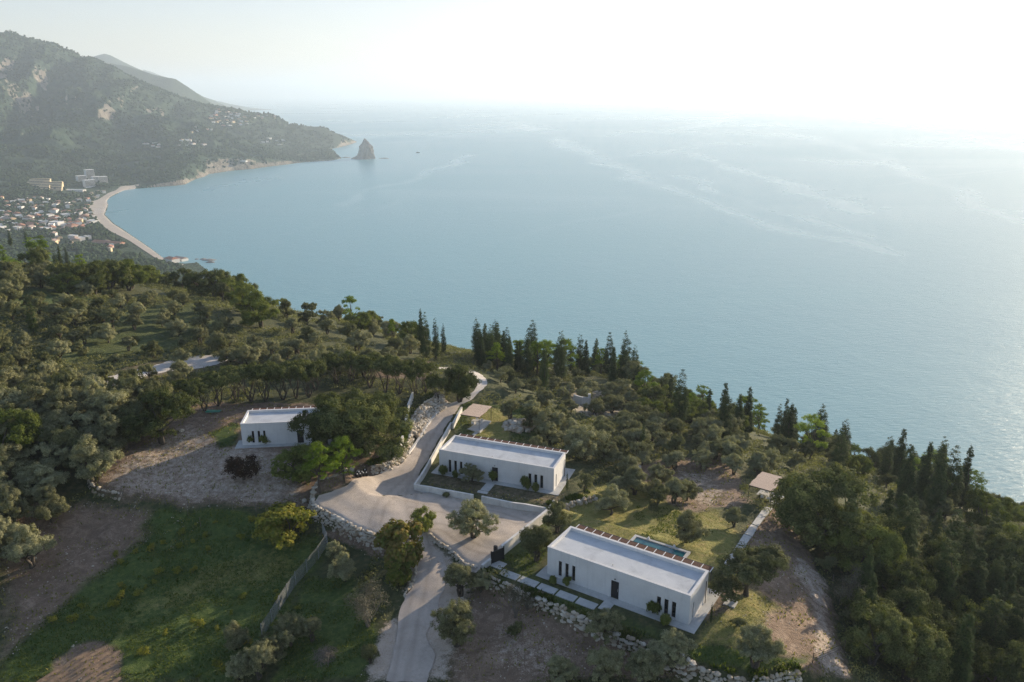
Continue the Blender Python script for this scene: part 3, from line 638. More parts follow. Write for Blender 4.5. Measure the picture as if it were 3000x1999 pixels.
tag(link('sea_stack',mesh_data('sea_stack',V_,F_,M['cliff'],False),None,(p[0],p[1],0)),'tall jagged pale sea stack rising from the water off the headland','sea stack')
for (x,y,h,r,lb,sx) in [(883,364.5,4,11,'low flat rock just right of the tall sea stack',1.6),(795,362.5,4,12,'small rock between the headland tip and the sea stack',1.4),(467,596,2.6,4,'small dark rock in the sea off the tiled beach house, left one of the cluster',1.2),(480,598,3,6,'broadest dark rock in the sea off the tiled beach house',1.6),(484,603,2.6,5,'dark rock nearest the wooded shore off the tiled beach house',1.3),(452,596,2,3,'tiny dark rock closest to the beach end',1.)]:
    p=Gz(x*PP,y*PP,0); rock_obj('sea_rock',(p[0],p[1],-.6),h,r,int(x),lb,sx,3,'rocks in the sea')
# boat far out
def boat(px,py,L,label):
    p=Gz(px*PP,py*PP,0); r=empty('boat',(p[0],p[1],0),R(15)); tag(r,label,'boat')
    V=[];n=9
    for i in range(n):
        t=i/(n-1); x=(t-.5)*L; wd=L*.16*math.sin(math.pi*min(1,(1-t)*.62+.18))*(1 if t<.9 else .4); 
        for (yy,zz) in ((-wd,L*.12+t*t*L*.05),(-wd*.7,0),(0,-L*.04),(wd*.7,0),(wd,L*.12+t*t*L*.05)): V.append((x,yy,zz))
    Fs=[(i*5+k,i*5+k+1,(i+1)*5+k+1,(i+1)*5+k) for i in range(n-1) for k in range(4)]+[(i*5+4,i*5,(i+1)*5,(i+1)*5+4) for i in range(n-1)]+[(0,4,3,2,1)]
    link('hull',mesh_data('hull',V,Fs,M['darkmetal']),r)
    MB().box(-L*.25,L*.1,-L*.1,L*.1,L*.121,L*.28).build('cabin',M['housewhite'],r); MB().tube([(-.05*L,0,L*.28),(-.05*L,0,L*.5)],L*.01).build('mast',M['darkmetal'],r)
boat(960,351.5,16,'small dark boat alone on the open sea right of the sea stack'); boat(766,250,14,'tiny distant boat near the horizon beyond the headland')
# ---------------------------------------------------------------- far woodland (one mass) 
def scatter_far():
    P=[];Rr=[]
    n=74000; a=rng.uniform(-.86,-.19,n); y=np.exp(rng.uniform(math.log(620),math.log(4200),n)); x=a*y
    z=FT(x,y); d=poly_sdf(x,y,coast)
    dens=fbm(x/90,y/90,3,13)
    beach_ok=np.where(y<2250,d>26+10*vnoise(x/40,y/40,2),d>6)
    village=np.exp(-(((x+930)/330)**2+((y-1720)/330)**2))
    field=(fbm(x/70+40,y/70,2,66)>.63)&(y<2150)
    ok=(z>1.5)&beach_ok&(dens>.25+.16*(y>2400))&(rng.uniform(0,1,n)>village*.55)&(~field)
    x,y,z=x[ok],y[ok],z[ok]; s=(3.0+3.2*rng.uniform(0,1,len(x))**1.5)*(1+.25*(y>2500))
    cyp=(rng.uniform(0,1,len(x))<.07)&(y<1600)
    P=np.stack([x,y,z+s*.45],-1); Rd=np.stack([s,s,s*rng.uniform(.7,1.05,len(s))],-1); Rd[cyp]*=np.array([.28,.28,1.5])
    return P,Rd
P_,R_=scatter_far()
# three lumps to a tree so the outline is uneven
P3=np.concatenate([P_+rng.normal(0,1,P_.shape)*R_*.42 for _ in range(2)]+[P_]); R3=np.concatenate([R_*.62,R_*.55,R_*.78])
Vb,Fb=blobs(P3,R3,.3,seed=4)
tag(link('woodland',mesh_data('woodland',Vb,Fb,M['wood'])),'dark green woodland covering the far hills and coastal plain','woodland',kind='stuff')
# ---------------------------------------------------------------- village
def house(p,L,W_,h,rz,wall,roof,label,group,hip=False,parts=True,storeys=1):
    r=empty('village_house',(p[0],p[1],p[2]-.6),rz); tag(r,label,'house',group)
    m=MB(); m.box(-L/2,L/2,-W_/2,W_/2,0,h+.6); 
    m.build('wall',M[wall],r)
    if roof:
        o=.5; rh=W_*.2; z=h+.6+.01; e=W_*.45 if hip else 0
        q=MB(); q.add([(-L/2-o,-W_/2-o,z),(L/2+o,-W_/2-o,z),(L/2+o,W_/2+o,z),(-L/2-o,W_/2+o,z),(-L/2-o+e,0,z+rh),(L/2+o-e,0,z+rh)],[(0,1,5,4),(2,3,4,5),(1,2,5),(3,0,4),(3,2,1,0)]); q.build('roof',M[roof],r)
    else:
        q=MB(); z=h+.62; q.box(-L/2-.15,L/2+.15,-W_/2-.15,-W_/2+.15,z,z+.5).box(-L/2-.15,L/2+.15,W_/2-.15,W_/2+.15,z,z+.5).box(-L/2-.15,-L/2+.15,-W_/2+.15,W_/2-.15,z,z+.5).box(L/2-.15,L/2+.15,-W_/2+.15,W_/2-.15,z,z+.5); q.build('roof',M['housewhite'],r)
    for s in range(int(h//2.9)):
        for i in range(int(L//3.2)):
            x=-L/2+1.2+i*3.1; m=MB(); m.box(x,x+1.1,-W_/2-.04,-W_/2+.1,1.4+s*2.9,2.9+s*2.9); m.build('window',M['shadegap'],r)
    return r
placed=[]
def village(pts_or_poly,n,zone,sizes,seed,mix):
    g=np.random.default_rng(seed); k=0; tries=0
    poly=np.array(pts_or_poly,float); lo_,hi_=poly.min(0),poly.max(0); cnt={}
    while k<n and tries<4000:
        tries+=1; q=g.uniform(lo_,hi_)
        if float(poly_sdf(np.array(q[0]),np.array(q[1]),poly))<0: continue
        p=fhit(q[0]*PP,q[1]*PP)
        if float(poly_sdf(np.array(p[0]),np.array(p[1]),coast))<14 : continue
        L=g.uniform(*sizes); W_=L*g.uniform(.6,.9)
        if any((p[0]-a)**2+(p[1]-b)**2<((L+l)*.62)**2 for a,b,l in placed): continue
        placed.append((p[0],p[1],L)); k+=1
        wall,roof=mix[g.integers(len(mix))]
        wn={'housewhite':'white','housecream':'cream','housepink':'pinkish'}[wall]; rn={'tile':'orange tiled roof','tiledull':'brown tiled roof',None:'flat roof'}[roof]
        st='two-storey' if (h:=g.choice([3.2,6.0]))>4 else 'low'
        lab=f"{wn} {st} house, {rn}, {('left','middle','right')[int(3*(q[0]-lo_[0])/(hi_[0]-lo_[0]+1))]} part {zone}"
        house(p,L,W_,h,g.uniform(-.6,.6)+R(-50),wall,roof,lab,f"{wn} {st} {rn} houses {zone}",hip=g.random()<.4)
mixA=[('housewhite','tile'),('housewhite','tiledull'),('housecream','tile'),('housewhite',None),('housepink','tile'),('housewhite',None),('housecream','tiledull')]
village([(0,488),(60,490),(130,488),(205,478),(222,500),(215,520),(140,535),(60,528),(0,535)],74,'of the dense village by the beach',(11,22),3,mixA+[('housewhite',None),('housewhite','tiledull')])
village([(0,455),(60,450),(150,462),(215,456),(205,475),(60,485),(0,480)],34,'of the inland village edge',(9,15),5,mixA)
village([(100,538),(235,535),(290,560),(260,580),(150,575),(100,560)],12,'of the fields near the village',(9,16),6,mixA)
village([(170,448),(240,440),(262,436),(235,458),(180,462)],7,'of the row below the hotels',(9,13),8,mixA)
village([(470,262),(500,250),(545,262),(575,272),(570,290),(520,292),(480,285)],34,'of the hillside village',(13,24),9,mixA)
village([(575,262),(640,262),(640,272),(580,275)],9,'of the headland crest',(11,18),10,mixA)
village([(330,325),(370,328),(372,340),(335,338)],6,'of the leftmost slope cluster',(14,24),11,mixA[:4])
village([(405,322),(470,328),(470,340),(410,338)],8,'of the middle slope cluster',(14,26),12,[('housewhite',None),('housewhite','tiledull')])
village([(590,318),(650,322),(650,336),(595,334)],6,'of the rightmost slope cluster',(12,22),13,[('housewhite',None)])
village([(430,280),(470,288),(500,300),(440,310)],6,'of the slope below the hillside village',(10,16),14,mixA)
house(fhit(556*PP,372*PP),38,10,4,R(-20),'housewhite',None,'long low white building above the cliffs of the bay',None)
house(fhit(173*PP,556*PP),26,14,5,R(-60),'housecream','tiledull','cream building with flat roof alone among trees near the village',None)
house(fhit(395*PP,602*PP),22,13,5.5,R(-35),'housewhite','tile','white house with bright orange tiled roof at the near end of the beach',None,True)
house(fhit(416*PP,599*PP),20,12,4,R(-30),'housewhite','tiledull','low grey roofed building beside the orange roofed beach house',None)
house(fhit(250*PP,562*PP),60,12,4,R(70)-R(90),'housepink','tile','long pink tiled building in the fields near the beach',None)
# hotels
def hotel_terraced(px,py,n,L,label,rz):
    p=fhit(px*PP,py*PP); r=empty('terraced_hotel',tuple(p-np.array([0,0,4])),rz); tag(r,label,'hotel','stepped hotel blocks')
    w_=MB(); d_=MB(); st=L/ (n*1.0)
    for i in range(n):
        y=i*7.0; z=i*3.4; w_.box(-L/2+i*1.5,L/2-i*1.2,y,y+7.0 if i<n-1 else y+9,0,z+3.2); 
        d=MB().box(-L/2+i*1.5+.6,L/2-i*1.2-.6,y-.12,y-.02,z+.9,z+2.6); d.build('balcony_shade_row',M['shadegap'],r)  # dark strip on the front, painted shade of the balcony gap
        w_.box(-L/2+i*1.5,L/2-i*1.2,y-1.8,y-1.5,z-.2,z+.8)
    w_.build('terraces',M['housecream'],r)
hotel_terraced(82,430,6,62,'upper stepped hotel with cream balcony terraces on the left slope',R(12))
hotel_terraced(112,437,6,58,'long stepped hotel with cream balcony terraces below the upper one',R(12))
hotel_terraced(95,437,4,34,'small bright stepped hotel at the left of the long one',R(12))
def hotel_block(px,py,L,W_,n,label,rz):
    p=fhit(px*PP,py*PP); r=empty('hotel_block',tuple(p-np.array([0,0,4])),rz); tag(r,label,'hotel','white hotel blocks by the beach')
    MB().box(-L/2,L/2,-W_/2,W_/2,0,n*3.2+5).build('wall',M['housewhite'],r)
    for i in range(n): MB().box(-L/2+.5,L/2-.5,-W_/2-.15,-W_/2+.05,4.6+i*3.2,6.5+i*3.2).build('balcony_shade_row',M['shadegap'],r)  # flat dark bands stand in for shade inside the balconies
hotel_block(188,421,22,16,6,'left white hotel block with rows of balconies',R(48)); hotel_block(207,412,22,16,8,'tallest white hotel block at the back of the group',R(48)); hotel_block(206,429,26,15,5,'front white hotel block with rows of balconies',R(48)); hotel_block(222,423,20,15,6,'white hotel block in the middle of the group',R(48)); hotel_block(236,423,24,14,6,'right white hotel block nearest the beach',R(48))
house(fhit(175*PP,440*PP),50,12,4,R(-12),'housewhite',None,'long low white building in front of the hotel blocks',None)
# ---------------------------------------------------------------- villas
def villa(H,L,D,label,frontwin,doorx,post_extra=True,h=3.75):
    r=empty('villa',(H[0],H[1],H[2]),H[3]); tag(r,label,'villa')
    t=.3; zr=h-.36
    def front_wall():
        m=MB(); op=sorted([(a,b,z0,z1) for a,b,z0,z1 in frontwin]+[(doorx,doorx+1.02,.02,2.3)])
        x=0
        for a,b,z0,z1 in op:
            m.box(x,a,0,t,0,h); m.box(a,b,0,t,z1,h)
            if z0>.03: m.box(a,b,0,t,0,z0)
            x=b
        m.box(x,L,0,t,0,h); return m
    m=front_wall(); m.box(0,t,t,D-t,0,h); m.box(0,L,D-t,D,0,h)
    m.box(L-t,L,t,1.0,0,h).box(L-t,L,1.42,D-t,0,h).box(L-t,L,1.0,1.42,0,.12).box(L-t,L,1.0,1.42,2.25,h)
    m.build('wall',M['white'],r)
    MB().box(t,L-t,t,D-t,zr-.2,zr).build('roof',M['roof'],r)
    c_=MB(); e=.03; z=h+.003
    c_.box(-e,L+e,-e,t,z,z+.05).box(-e,L+e,D-t,D+e,z,z+.05).box(-e,t,t,D-t,z,z+.05).box(L-t,L+e,t,D-t,z,z+.05); c_.build('parapet_coping',M['white'],r)
    MB().box(-1.03,L+1.05,-1.05,-.004,-.35,.0).box(-1.03,-.004,0,2.0,-.35,0).box(L+.004,L+1.05,0,D+2.2,-.35,0).box(L-1.2,L,D+.004,D+2.2,-.35,0).box(.5,L-1.21,D+.004,D+2.0,-.35,0).build('plinth',M['slab'],r)
    for a,b,z0,z1 in frontwin:
        f=MB(); y=.14; k=.045; f.box(a,a+k,y,y+.06,z0,z1).box(b-k,b,y,y+.06,z0,z1).box(a+k,b-k,y,y+.06,z0,z0+k).box(a+k,b-k,y,y+.06,z1-k,z1); f.box(a+k,b-k,y,y+.05,z0+.5,z0+.53)
        fo=f.build('window',M['darkmetal'],r); MB().box(a+k,b-k,y+.02,y+.03,z0+k,z1-k).build('pane',M['glass'],fo)
    f=MB(); f.box(L-.2,L-.14,1.0,1.05,.12,2.25).box(L-.2,L-.14,1.37,1.42,.12,2.25).box(L-.2,L-.14,1.05,1.37,.12,.17).box(L-.2,L-.14,1.05,1.37,2.2,2.25); fo=f.build('window',M['darkmetal'],r)
    MB().box(L-.19,L-.18,1.05,1.37,.17,2.2).build('pane',M['glass'],fo)
    d=MB().box(doorx,doorx+1.02,.12,.18,.02,2.3); do=d.build('door',M['darkmetal'],r)
    MB().tube([(doorx+.88,.05,.95),(doorx+.88,.05,1.35)],.015).build('handle',M['whitemetal'],do)
    MB().box(doorx+.42,doorx+.6,-.1,-.004,2.55,2.62).build('wall_lamp',M['darkmetal'],r)
    # slatted awning along the sea side
    n=15; z=h-.12; w_=(L+.1-.6)/n
    aw=MB(); aw.box(.55,L+.12,D+1.22,D+1.3,z-.1,z).build('awning_frame',M['darkmetal'],r)
    bb=MB()
    for i in range(n+1): x=.6+i*w_; bb.box(x-.04,x+.04,D+.01,D+1.21,z-.05,z+.03)
    bb.build('awning_beams',M['whitemetal'],r)
    for i in range(n):
        x=.6+i*w_; s=MB()
        for k in range(9): s.box(x+.05,x+w_-.05,D+.06+k*.127,D+.06+k*.127+.095,z-.03,z-.005)
        s.build('awning_panel',M['brownslat'],r)
    for (x,y) in ((L+.12,D-.85),(L-.1,D+1.25)) if post_extra else ((L+.12,D-.7),):
        MB().tube([(x,y,0),(x,y,z-.1 if y>D else 2.9)],.05,8).build('post',M['darkmetal'],r)
    for i in range(1,6):
        x=i*L/6; MB().tube([(x,D+1.25,0),(x,D+1.25,z-.1)],.04,6).build('post',M['darkmetal'],r)
    # far side glazing
    for i in range(4):
        a=1.2+i*4.2; MB().box(a,a+3.0,D-.0,D+.03,.05,2.4).build('sliding_door',M['glass'],r)
    MB().tube([(L*.45,1.2,zr),(L*.45,1.2,zr+.25)],.06,8).build('vent',M['concrete'],r); 
    return r
wA=[(1.56,2.02,.3,2.38),(2.49,2.95,.3,2.38),(3.41,3.87,.3,2.38),(14.32,14.82,.24,2.3),(15.22,15.72,.24,2.3),(16.12,16.62,.24,2.3)]
wB=[(1.62,2.08,.1,2.3),(2.6,3.06,.1,2.3),(3.58,4.04,.1,2.3),(15.12,15.6,.1,2.28),(16.08,16.56,.1,2.28),(17.04,17.52,.1,2.28)]
vA=villa(HA,18.19,5.74,'white flat roofed villa nearest the camera, beside the pool',wA,8.6)
vB=villa(HB,19.24,6.0,'white flat roofed villa in the centre, enclosed by a low garden wall',wB,9.07,False)
vC=villa(HC,18.6,5.8,'white flat roofed villa half hidden behind the large oak cluster',[(1.62,2.0,.35,2.43),(2.56,2.94,.35,2.43),(3.44,3.8,.35,2.43),(14.3,14.8,.3,2.3),(15.2,15.7,.3,2.3),(16.1,16.6,.3,2.3)],8.8,False)
for i in (0,1):   # brown curtains behind two windows of the central villa
    a=wB[i][0]; MB().box(a+.06,a+.40,.22,.24,.15,2.2).build('curtain',M['curtain'],vB)
# plants & paving -------------------------------------------------
def slab_at(H,x0,x1,y0,y1,label,group,th=.09,z=None):
    cx,cy=(x0+x1)/2,(y0+y1)/2; wx,wy=to_wld(H,cx,cy); zz=float(T(wx,wy)) if z is None else z
    m=MB(); e=.02; m.box(-(x1-x0)/2,(x1-x0)/2,-(y1-y0)/2,(y1-y0)/2,-.15,th)
    return tag(m.build('paving_slab',M['slab'],None,False,(wx,wy,zz),H[3]),label,'paving slab',group)
ordn=['first','second','third','fourth','fifth','sixth','seventh','eighth','ninth','tenth']
for i,(a,b) in enumerate([(-4.98,-2.52),(-2.28,.16),(.42,2.76),(3.02,5.4),(5.66,8.08)]):
    slab_at(HA,a,b,-3.28,-2.06,f'{ordn[i]} long concrete slab from the dark gate in the row before the front villa','paving slabs along the front villa')
slab_at(HA,-6.85,-5.3,-2.4,-.9,'square concrete slab just inside the dark gate of the front villa','paving slabs along the front villa')
slab_at(HA,8.35,9.6,-2.7,-1.1,'concrete slab leading to the door of the front villa','paving slabs along the front villa')
slab_at(HA,20.2,21.5,5.6,6.9,'lone concrete slab right of the front villa plinth, under the big olive','paving slabs along the front villa')
slab_at(HB,8.6,10.0,-4.1,-1.15,'long slab path from the garden wall gap to the central villa door','paving slabs of the central villa')
slab_at(HB,8.6,10.2,-4.9,-4.2,'short slab in the gap of the garden wall of the central villa','paving slabs of the central villa')
# pool ------------------------------------------------------------
def pool():
    x0,x1,y0,y1=5.25,13.0,10.2,14.2; r=empty('swimming_pool',(HA[0],HA[1],HA[2]),HA[3]); tag(r,'narrow rectangular swimming pool with pale coping behind the front villa','swimming pool')
    k=.38; m=MB(); z=.06
    m.box(x0,x1,y0,y0+k,-.3,z).box(x0,x1,y1-k,y1,-.3,z).box(x0,x0+k,y0+k,y1-k,-.3,z).box(x1-k,x1,y0+k,y1-k,-.3,z); m.build('coping',M['slab'],r)
    t=NT('pool_water'); t.base((.03,.13,.15)); t.p.inputs['Roughness'].default_value=.05; t.bump(t.noise(3,3),.15,.03)
    MB().box(x0+k,x1-k,y0+k,y1-k,-.28,-.06).build('water',t.m,r)
    MB().box(x1+.01,x1+3.2,y0-1.6,y0-.2,-.3,.03).build('paving',M['slab'],r)
    for i,x in enumerate((7.2,10.8)):
        wx,wy=to_wld(HA,x,y1-.1); m=MB(); m.box(-.14,.14,-.14,.14,0,.16).tube([(0,0,.16),(0,0,.3)],.1,8)
        tag(m.build('pool_lamp',M['whitemetal'],None,False,(wx,wy,HA[2]+z),HA[3]),f'small white lamp on the far pool edge, {"left" if i==0 else "right"} one','lamp','lamps on the pool edge')
pool()
# shade canopies with tables -------------------------------------
def canopy(corners,zs,label,tlabel,slabq,group='reed roofed shade canopies'):
    """corners: four roof corners in photo px (FL,FR,BR,BL); slabq: four slab corners px"""
    S4=[hit(*q) for q in slabq]; zg=np.mean([s[2] for s in S4])+.08
    S4=[Gz(q[0],q[1],zg) for q in slabq]; 
    # regularise: origin front-left, axes
    o=S4[0]; a=(S4[1]-S4[0]+S4[2]-S4[3])/2; b=(S4[3]-S4[0]+S4[2]-S4[1])/2; W_=np.linalg.norm(a); D=np.linalg.norm(b); yaw=math.atan2(a[1],a[0])
    r=empty('shade_canopy',(o[0],o[1],zg),yaw); tag(r,label,'shade canopy',group)
    MB().box(0,W_,0,D,-.4,0).build('base_slab',M['slab'],r)
    C4=[Gz(q[0],q[1],zg+zs) for q in corners]
    ca,sa=math.cos(yaw),math.sin(yaw); loc=[((p[0]-o[0])*ca+(p[1]-o[1])*sa,-(p[0]-o[0])*sa+(p[1]-o[1])*ca) for p in C4]
    x0=(loc[0][0]+loc[3][0])/2;x1=(loc[1][0]+loc[2][0])/2;y0=(loc[0][1]+loc[1][1])/2;y1=(loc[2][1]+loc[3][1])/2
    m=MB(); nn=5
    for i in range(nn):
        ya=y0+(y1-y0)*i/nn+.008; yb=y0+(y1-y0)*(i+1)/nn-.008; m.box(x0-.08*(i%2),x1+.06*(i%3),ya,yb,zs-.02,zs+.05)
    m.build('reed_roof',M['reed'],r)
    f=MB(); z=zs-.03; f.box(x0,x1,y0,y0+.08,z-.1,z).box(x0,x1,y1-.08,y1,z-.1,z).box(x0,x0+.08,y0+.08,y1-.08,z-.1,z).box(x1-.08,x1,y0+.08,y1-.08,z-.1,z); f.build('frame',M['darkmetal'],r)
    for (x,y) in ((x0+.06,y0+.06),(x1-.06,y0+.06),(x1-.06,y1-.06),(x0+.06,y1-.06)): MB().tube([(x,y,-.3),(x,y,z-.1)],.045,8).build('post',M['darkmetal'],r)
    # table and two benches on the slab
    def wl(u,v): return (o[0]+u*ca-v*sa,o[1]+u*sa+v*ca,zg)
    tr_=empty('outdoor_table',wl(W_*.5,D*.52),yaw); tag(tr_,tlabel,'table','concrete tables under the canopies')
    MB().box(-.95,.95,-.42,.42,.68,.75).build('table_top',M['concrete'],tr_)
    for x in (-.55,.55): MB().box(x-.09,x+.09,-.3,.3,0,.675).build('leg',M['concrete'],tr_)
    for k,(dx,dy) in enumerate(((-.5,.75),(.5,.75),(-.5,-.75),(.5,-.75))):
        p=wl(W_*.5+dx,D*.52+dy); cr=empty('garden_chair',p,yaw+(0 if dy<0 else math.pi)); tag(cr,f'pale garden chair at the {"far" if dy>0 else "near"} {"left" if dx<0 else "right"} side of the {"table by the road" if "road" in tlabel else "table by the big dark oak"}','chair','garden chairs under the canopies')
        MB().box(-.22,.22,-.22,.22,.42,.46).build('seat',M['whitemetal'],cr); MB().box(-.22,.22,-.24,-.2,.461,.85).build('backrest',M['whitemetal'],cr)
        for lx in (-.19,.19):
            for ly in (-.19,.19): MB().tube([(lx,ly,0),(lx,ly,.42)],.02,5).build('leg',M['whitemetal'],cr)
    return r
canopy(c5([(245,403),(500,438),(652,285),(385,250)]),2.55,'reed roofed canopy on thin posts beside the lane wall','concrete table under the canopy beside the road',c5([(258,590),(500,632),(645,485),(410,450)]))
canopy(c6([(1557,290),(1835,356),(1935,190),(1678,125)]),2.5,'reed roofed canopy on thin posts beside the big dark oak','concrete table under the canopy beside the big dark oak',c6([(1548,470),(1812,553),(1935,405),(1650,325)]))
# path slabs to the second canopy
pth=[c6([(1655,640),(1735,662),(1815,562),(1722,540)]),c6([(1580,742),(1650,770),(1728,668),(1650,645)]),c6([(1492,855),(1580,883),(1645,775),(1570,752)]),c6([(1412,975),(1495,1000),(1570,890),(1485,862)]),c6([(1340,1085),(1420,1115),(1485,1005),(1405,982)]),c6([(1262,1195),(1345,1225),(1410,1120),(1330,1092)])]
for i,q in enumerate(pth):
    P=[hit(*p) for p in q]; cx=sum(p[:2] for p in P)/4; m=MB(); z0=float(T(cx[0],cx[1]))
    vs=[(p[0]-cx[0],p[1]-cx[1],float(T(p[0],p[1]))-z0+.2) for p in P]; vb=[(a,b,c_-.45) for a,b,c_ in vs]
    m.add(vs+vb,[(0,1,2,3),(7,6,5,4),(0,4,5,1),(1,5,6,2),(2,6,7,3),(3,7,4,0)])
    tag(m.build('paving_slab',M['slab'],None,False,(cx[0],cx[1],z0)),f'{ordn[i]} slab from the canopy in the path across the lawn','paving slab','paving slabs from the canopy to the pool')
for (q,lb) in ((c5([(390,680),(430,695),(485,650),(440,635)]),'small slab between the canopy by the lane and the central villa'),):
    P=[hit(*p) for p in q]; cx=sum(p[:2] for p in P)/4; z0=float(T(cx[0],cx[1])); vs=[(p[0]-cx[0],p[1]-cx[1],.08) for p in P]; m=MB(); m.add(vs+[(a,b,-.2) for a,b,c_ in vs],[(0,1,2,3),(7,6,5,4),(0,4,5,1),(1,5,6,2),(2,6,7,3),(3,7,4,0)])
    tag(m.build('paving_slab',M['slab'],None,False,(cx[0],cx[1],z0)),lb,'paving slab')
# rendered garden walls ------------------------------------------
def gwall(name,pts,h,label,th=.22,mat='wallwhite',step=1.0,group=None,tops=None):
    P=[np.array(p[:2]) for p in pts]; Q_=[P[0]]
    for a,b in zip(P[:-1],P[1:]):
        k=max(1,int(np.linalg.norm(b-a)/step)); Q_+=[a+(b-a)*(i+1)/k for i in range(k)]
    n=len(Q_); Q_=np.array(Q_); tn=np.gradient(Q_,axis=0); tn/=np.linalg.norm(tn,axis=1)[:,None]; nr=np.stack([-tn[:,1],tn[:,0]],-1)
    zg=T(Q_[:,0],Q_[:,1]); k=np.ones(5)/5; zs=np.convolve(np.pad(zg,2,'edge'),k,'valid')
    if n<6: zs=zg
    o=Q_.mean(0); z0=zg.mean(); V=[];Fs=[]
    for i in range(n):
        for sgn in (-1,1):
            for zz in (zg[i]-.5,zs[i]+h): V.append((Q_[i,0]+nr[i,0]*th/2*sgn-o[0],Q_[i,1]+nr[i,1]*th/2*sgn-o[1],zz-z0))
    for i in range(n-1):
        a=i*4;b=a+4; Fs+=[(a,b,b+1,a+1),(a+2,a+3,b+3,b+2),(a+1,b+1,b+3,a+3)]
    Fs+=[(0,1,3,2),((n-1)*4,(n-1)*4+2,(n-1)*4+3,(n-1)*4+1)]
    V2=[];F2=[]
    r=empty(name,(o[0],o[1],z0)); tag(r,label,'wall',group)
    link('wall_face',mesh_data('wall_face',V,Fs,M[mat]),r)
    for i in range(n):
        for sgn in (-1,1):
            for zz in (zs[i]+h+.003,zs[i]+h+.05): V2.append((Q_[i,0]+nr[i,0]*(th/2+.03)*sgn-o[0],Q_[i,1]+nr[i,1]*(th/2+.03)*sgn-o[1],zz-z0))
    link('coping',mesh_data('coping',V2,Fs+[(0,2,6,4)]*0,M['wallwhite'] if mat=='wallwhite' else M[mat]),r)
    return r
HX=lambda L:[hit(*p) for p in L]
gwall('garden_wall',HX([(1327,1259),(1353,1211)]),1.15,'pale rendered garden wall beside the canopy at the top of the lane',.25)
gwall('garden_wall',HX([(1322,1254),(1290,1312),(1250,1384),(1215,1438),(1300,1453),(1387,1470)]),1.05,'long pale garden wall running along the lane and round the yard corner',.25)
gwall('garden_wall',HX([(1411,1475),(1500,1492),(1600,1512)]),1.05,'straight pale garden wall between the yard and the central villa lawn',.25)
gwall('garden_wall',HX([(1616,1511),(1560,1557),(1510,1598),(1470,1632)]),1.45,'pale garden wall with sunlit side beside the front villa olives',.28)
gwall('garden_wall',HX([(1447,1648),(1412,1673)]),.75,'short low pale wall end left of the dark gate',.28)
gwall('garden_wall',HX([(1163,1350),(1181,1304)]),1.6,'sunlit wall piece below the big oak cluster by the lane',.25)
gwall('garden_wall',HX([(1196,1211),(1210,1172)]),1.6,'sunlit wall piece behind the oak cluster near the boulder bank',.25)
gwall('garden_wall',HX([(1189,1250),(1194,1230)]),1.2,'small wall piece between the other two by the oak cluster',.25)
# concrete kerb at the foot of the boulder bank
gwall('lane_kerb',HX(r3([(1855,870),(1780,945),(1700,1050),(1640,1150),(1560,1265)])),.35,'low concrete kerb at the foot of the boulder bank along the lane',.3,'concrete')
# dark gate & post
g0=hit(1458,1648); g=empty('entrance_gate',tuple(g0),HA[3]+R(90)-R(20)); tag(g,'dark sheet metal gate at the end of the sunlit garden wall','gate')
MB().box(-.9,.9,-.04,.04,.1,1.7).build('gate_panel',M['darkmetal'],g); MB().box(-1.02,-.92,-.06,.06,-.2,1.85).build('post',M['darkmetal'],g); MB().box(.92,1.02,-.06,.06,-.2,1.85).build('post',M['darkmetal'],g)
# letter box / meter boxes behind the gate
q=hit(1452,1625); b=empty('meter_box',tuple(q),HA[3]); tag(b,'dark meter box on a post beside the wall end in the yard','box'); MB().box(-.22,.22,-.15,.15,.5,1.25).build('box',M['darkmetal'],b); MB().box(-.05,.05,-.05,.05,-.1,.499).build('post',M['darkmetal'],b)
# boulder walls ---------------------------------------------------
def boulders(name,L,h,size,label,hi,seed,rows=2,fill=1.0,lean=.35,group=None,z_at=None):
    g=np.random.default_rng(seed); L=np.array(L); segs=np.linalg.norm(np.diff(L,axis=0),axis=1); s=np.concatenate([[0],np.cumsum(segs)]); P=[];Rd=[]
    tn=np.gradient(L,axis=0); tn/=np.linalg.norm(tn,axis=1)[:,None]
    for r in range(rows):
        x=g.uniform(0,size)
        while x<s[-1]:
            sz=size*(.5+1.25*g.random()**1.6); px=np.interp(x,s,L[:,0]);py=np.interp(x,s,L[:,1]); tx=np.interp(x,s,tn[:,0]);ty=np.interp(x,s,tn[:,1]); nx_,ny_=-ty*hi,tx*hi
            off=(r+.5)/rows*lean*h-.35*lean*h+g.normal(0,size*.09)
            X=px+nx_*off;Y=py+ny_*off; zlow=float(T(px-nx_*.9,py-ny_*.9)); zhi=float(T(px+nx_*.9,py+ny_*.9))
            z=zlow+(max(zhi,zlow+h*.7)+.12-zlow)*(r+.5)/rows+g.normal(0,.05)
            if g.random()<fill: P.append((X,Y,z)); Rd.append((sz*.58,sz*.42,min(sz*.5,h/rows*.75)*g.uniform(.85,1.15)))
            x+=sz*g.uniform(.62,.85)
    P=np.array(P);Rd=np.array(Rd); o=P.mean(0); V,Fs=blobs(P-o,Rd,.16,ICO2 if len(P)<10 else ico(),seed)
    # facet the boulders a little
    return tag(link(name,mesh_data(name,V,Fs,M['stone']),None,tuple(o)),label,'stone wall',group)
boulders('stone_wall',W_yard,1.7,.62,'boulder retaining wall curving round the gravel yard above the meadow',1,3,6)
boulders('stone_wall',W_front,1.5,.6,'long boulder retaining wall below the front villa and its lawn',1,4,5,.92)
boulders('stone_wall',W_bed,.5,.45,'low white stone edging between the yard and the access track',1,5,2)
boulders('stone_wall',W_road,1.4,.6,'boulder bank along the left side of the lane',1,6,4)
up=line(r3([(1600,1090),(1640,990),(1690,930),(1735,850),(1790,900),(1850,840)]),193.2)
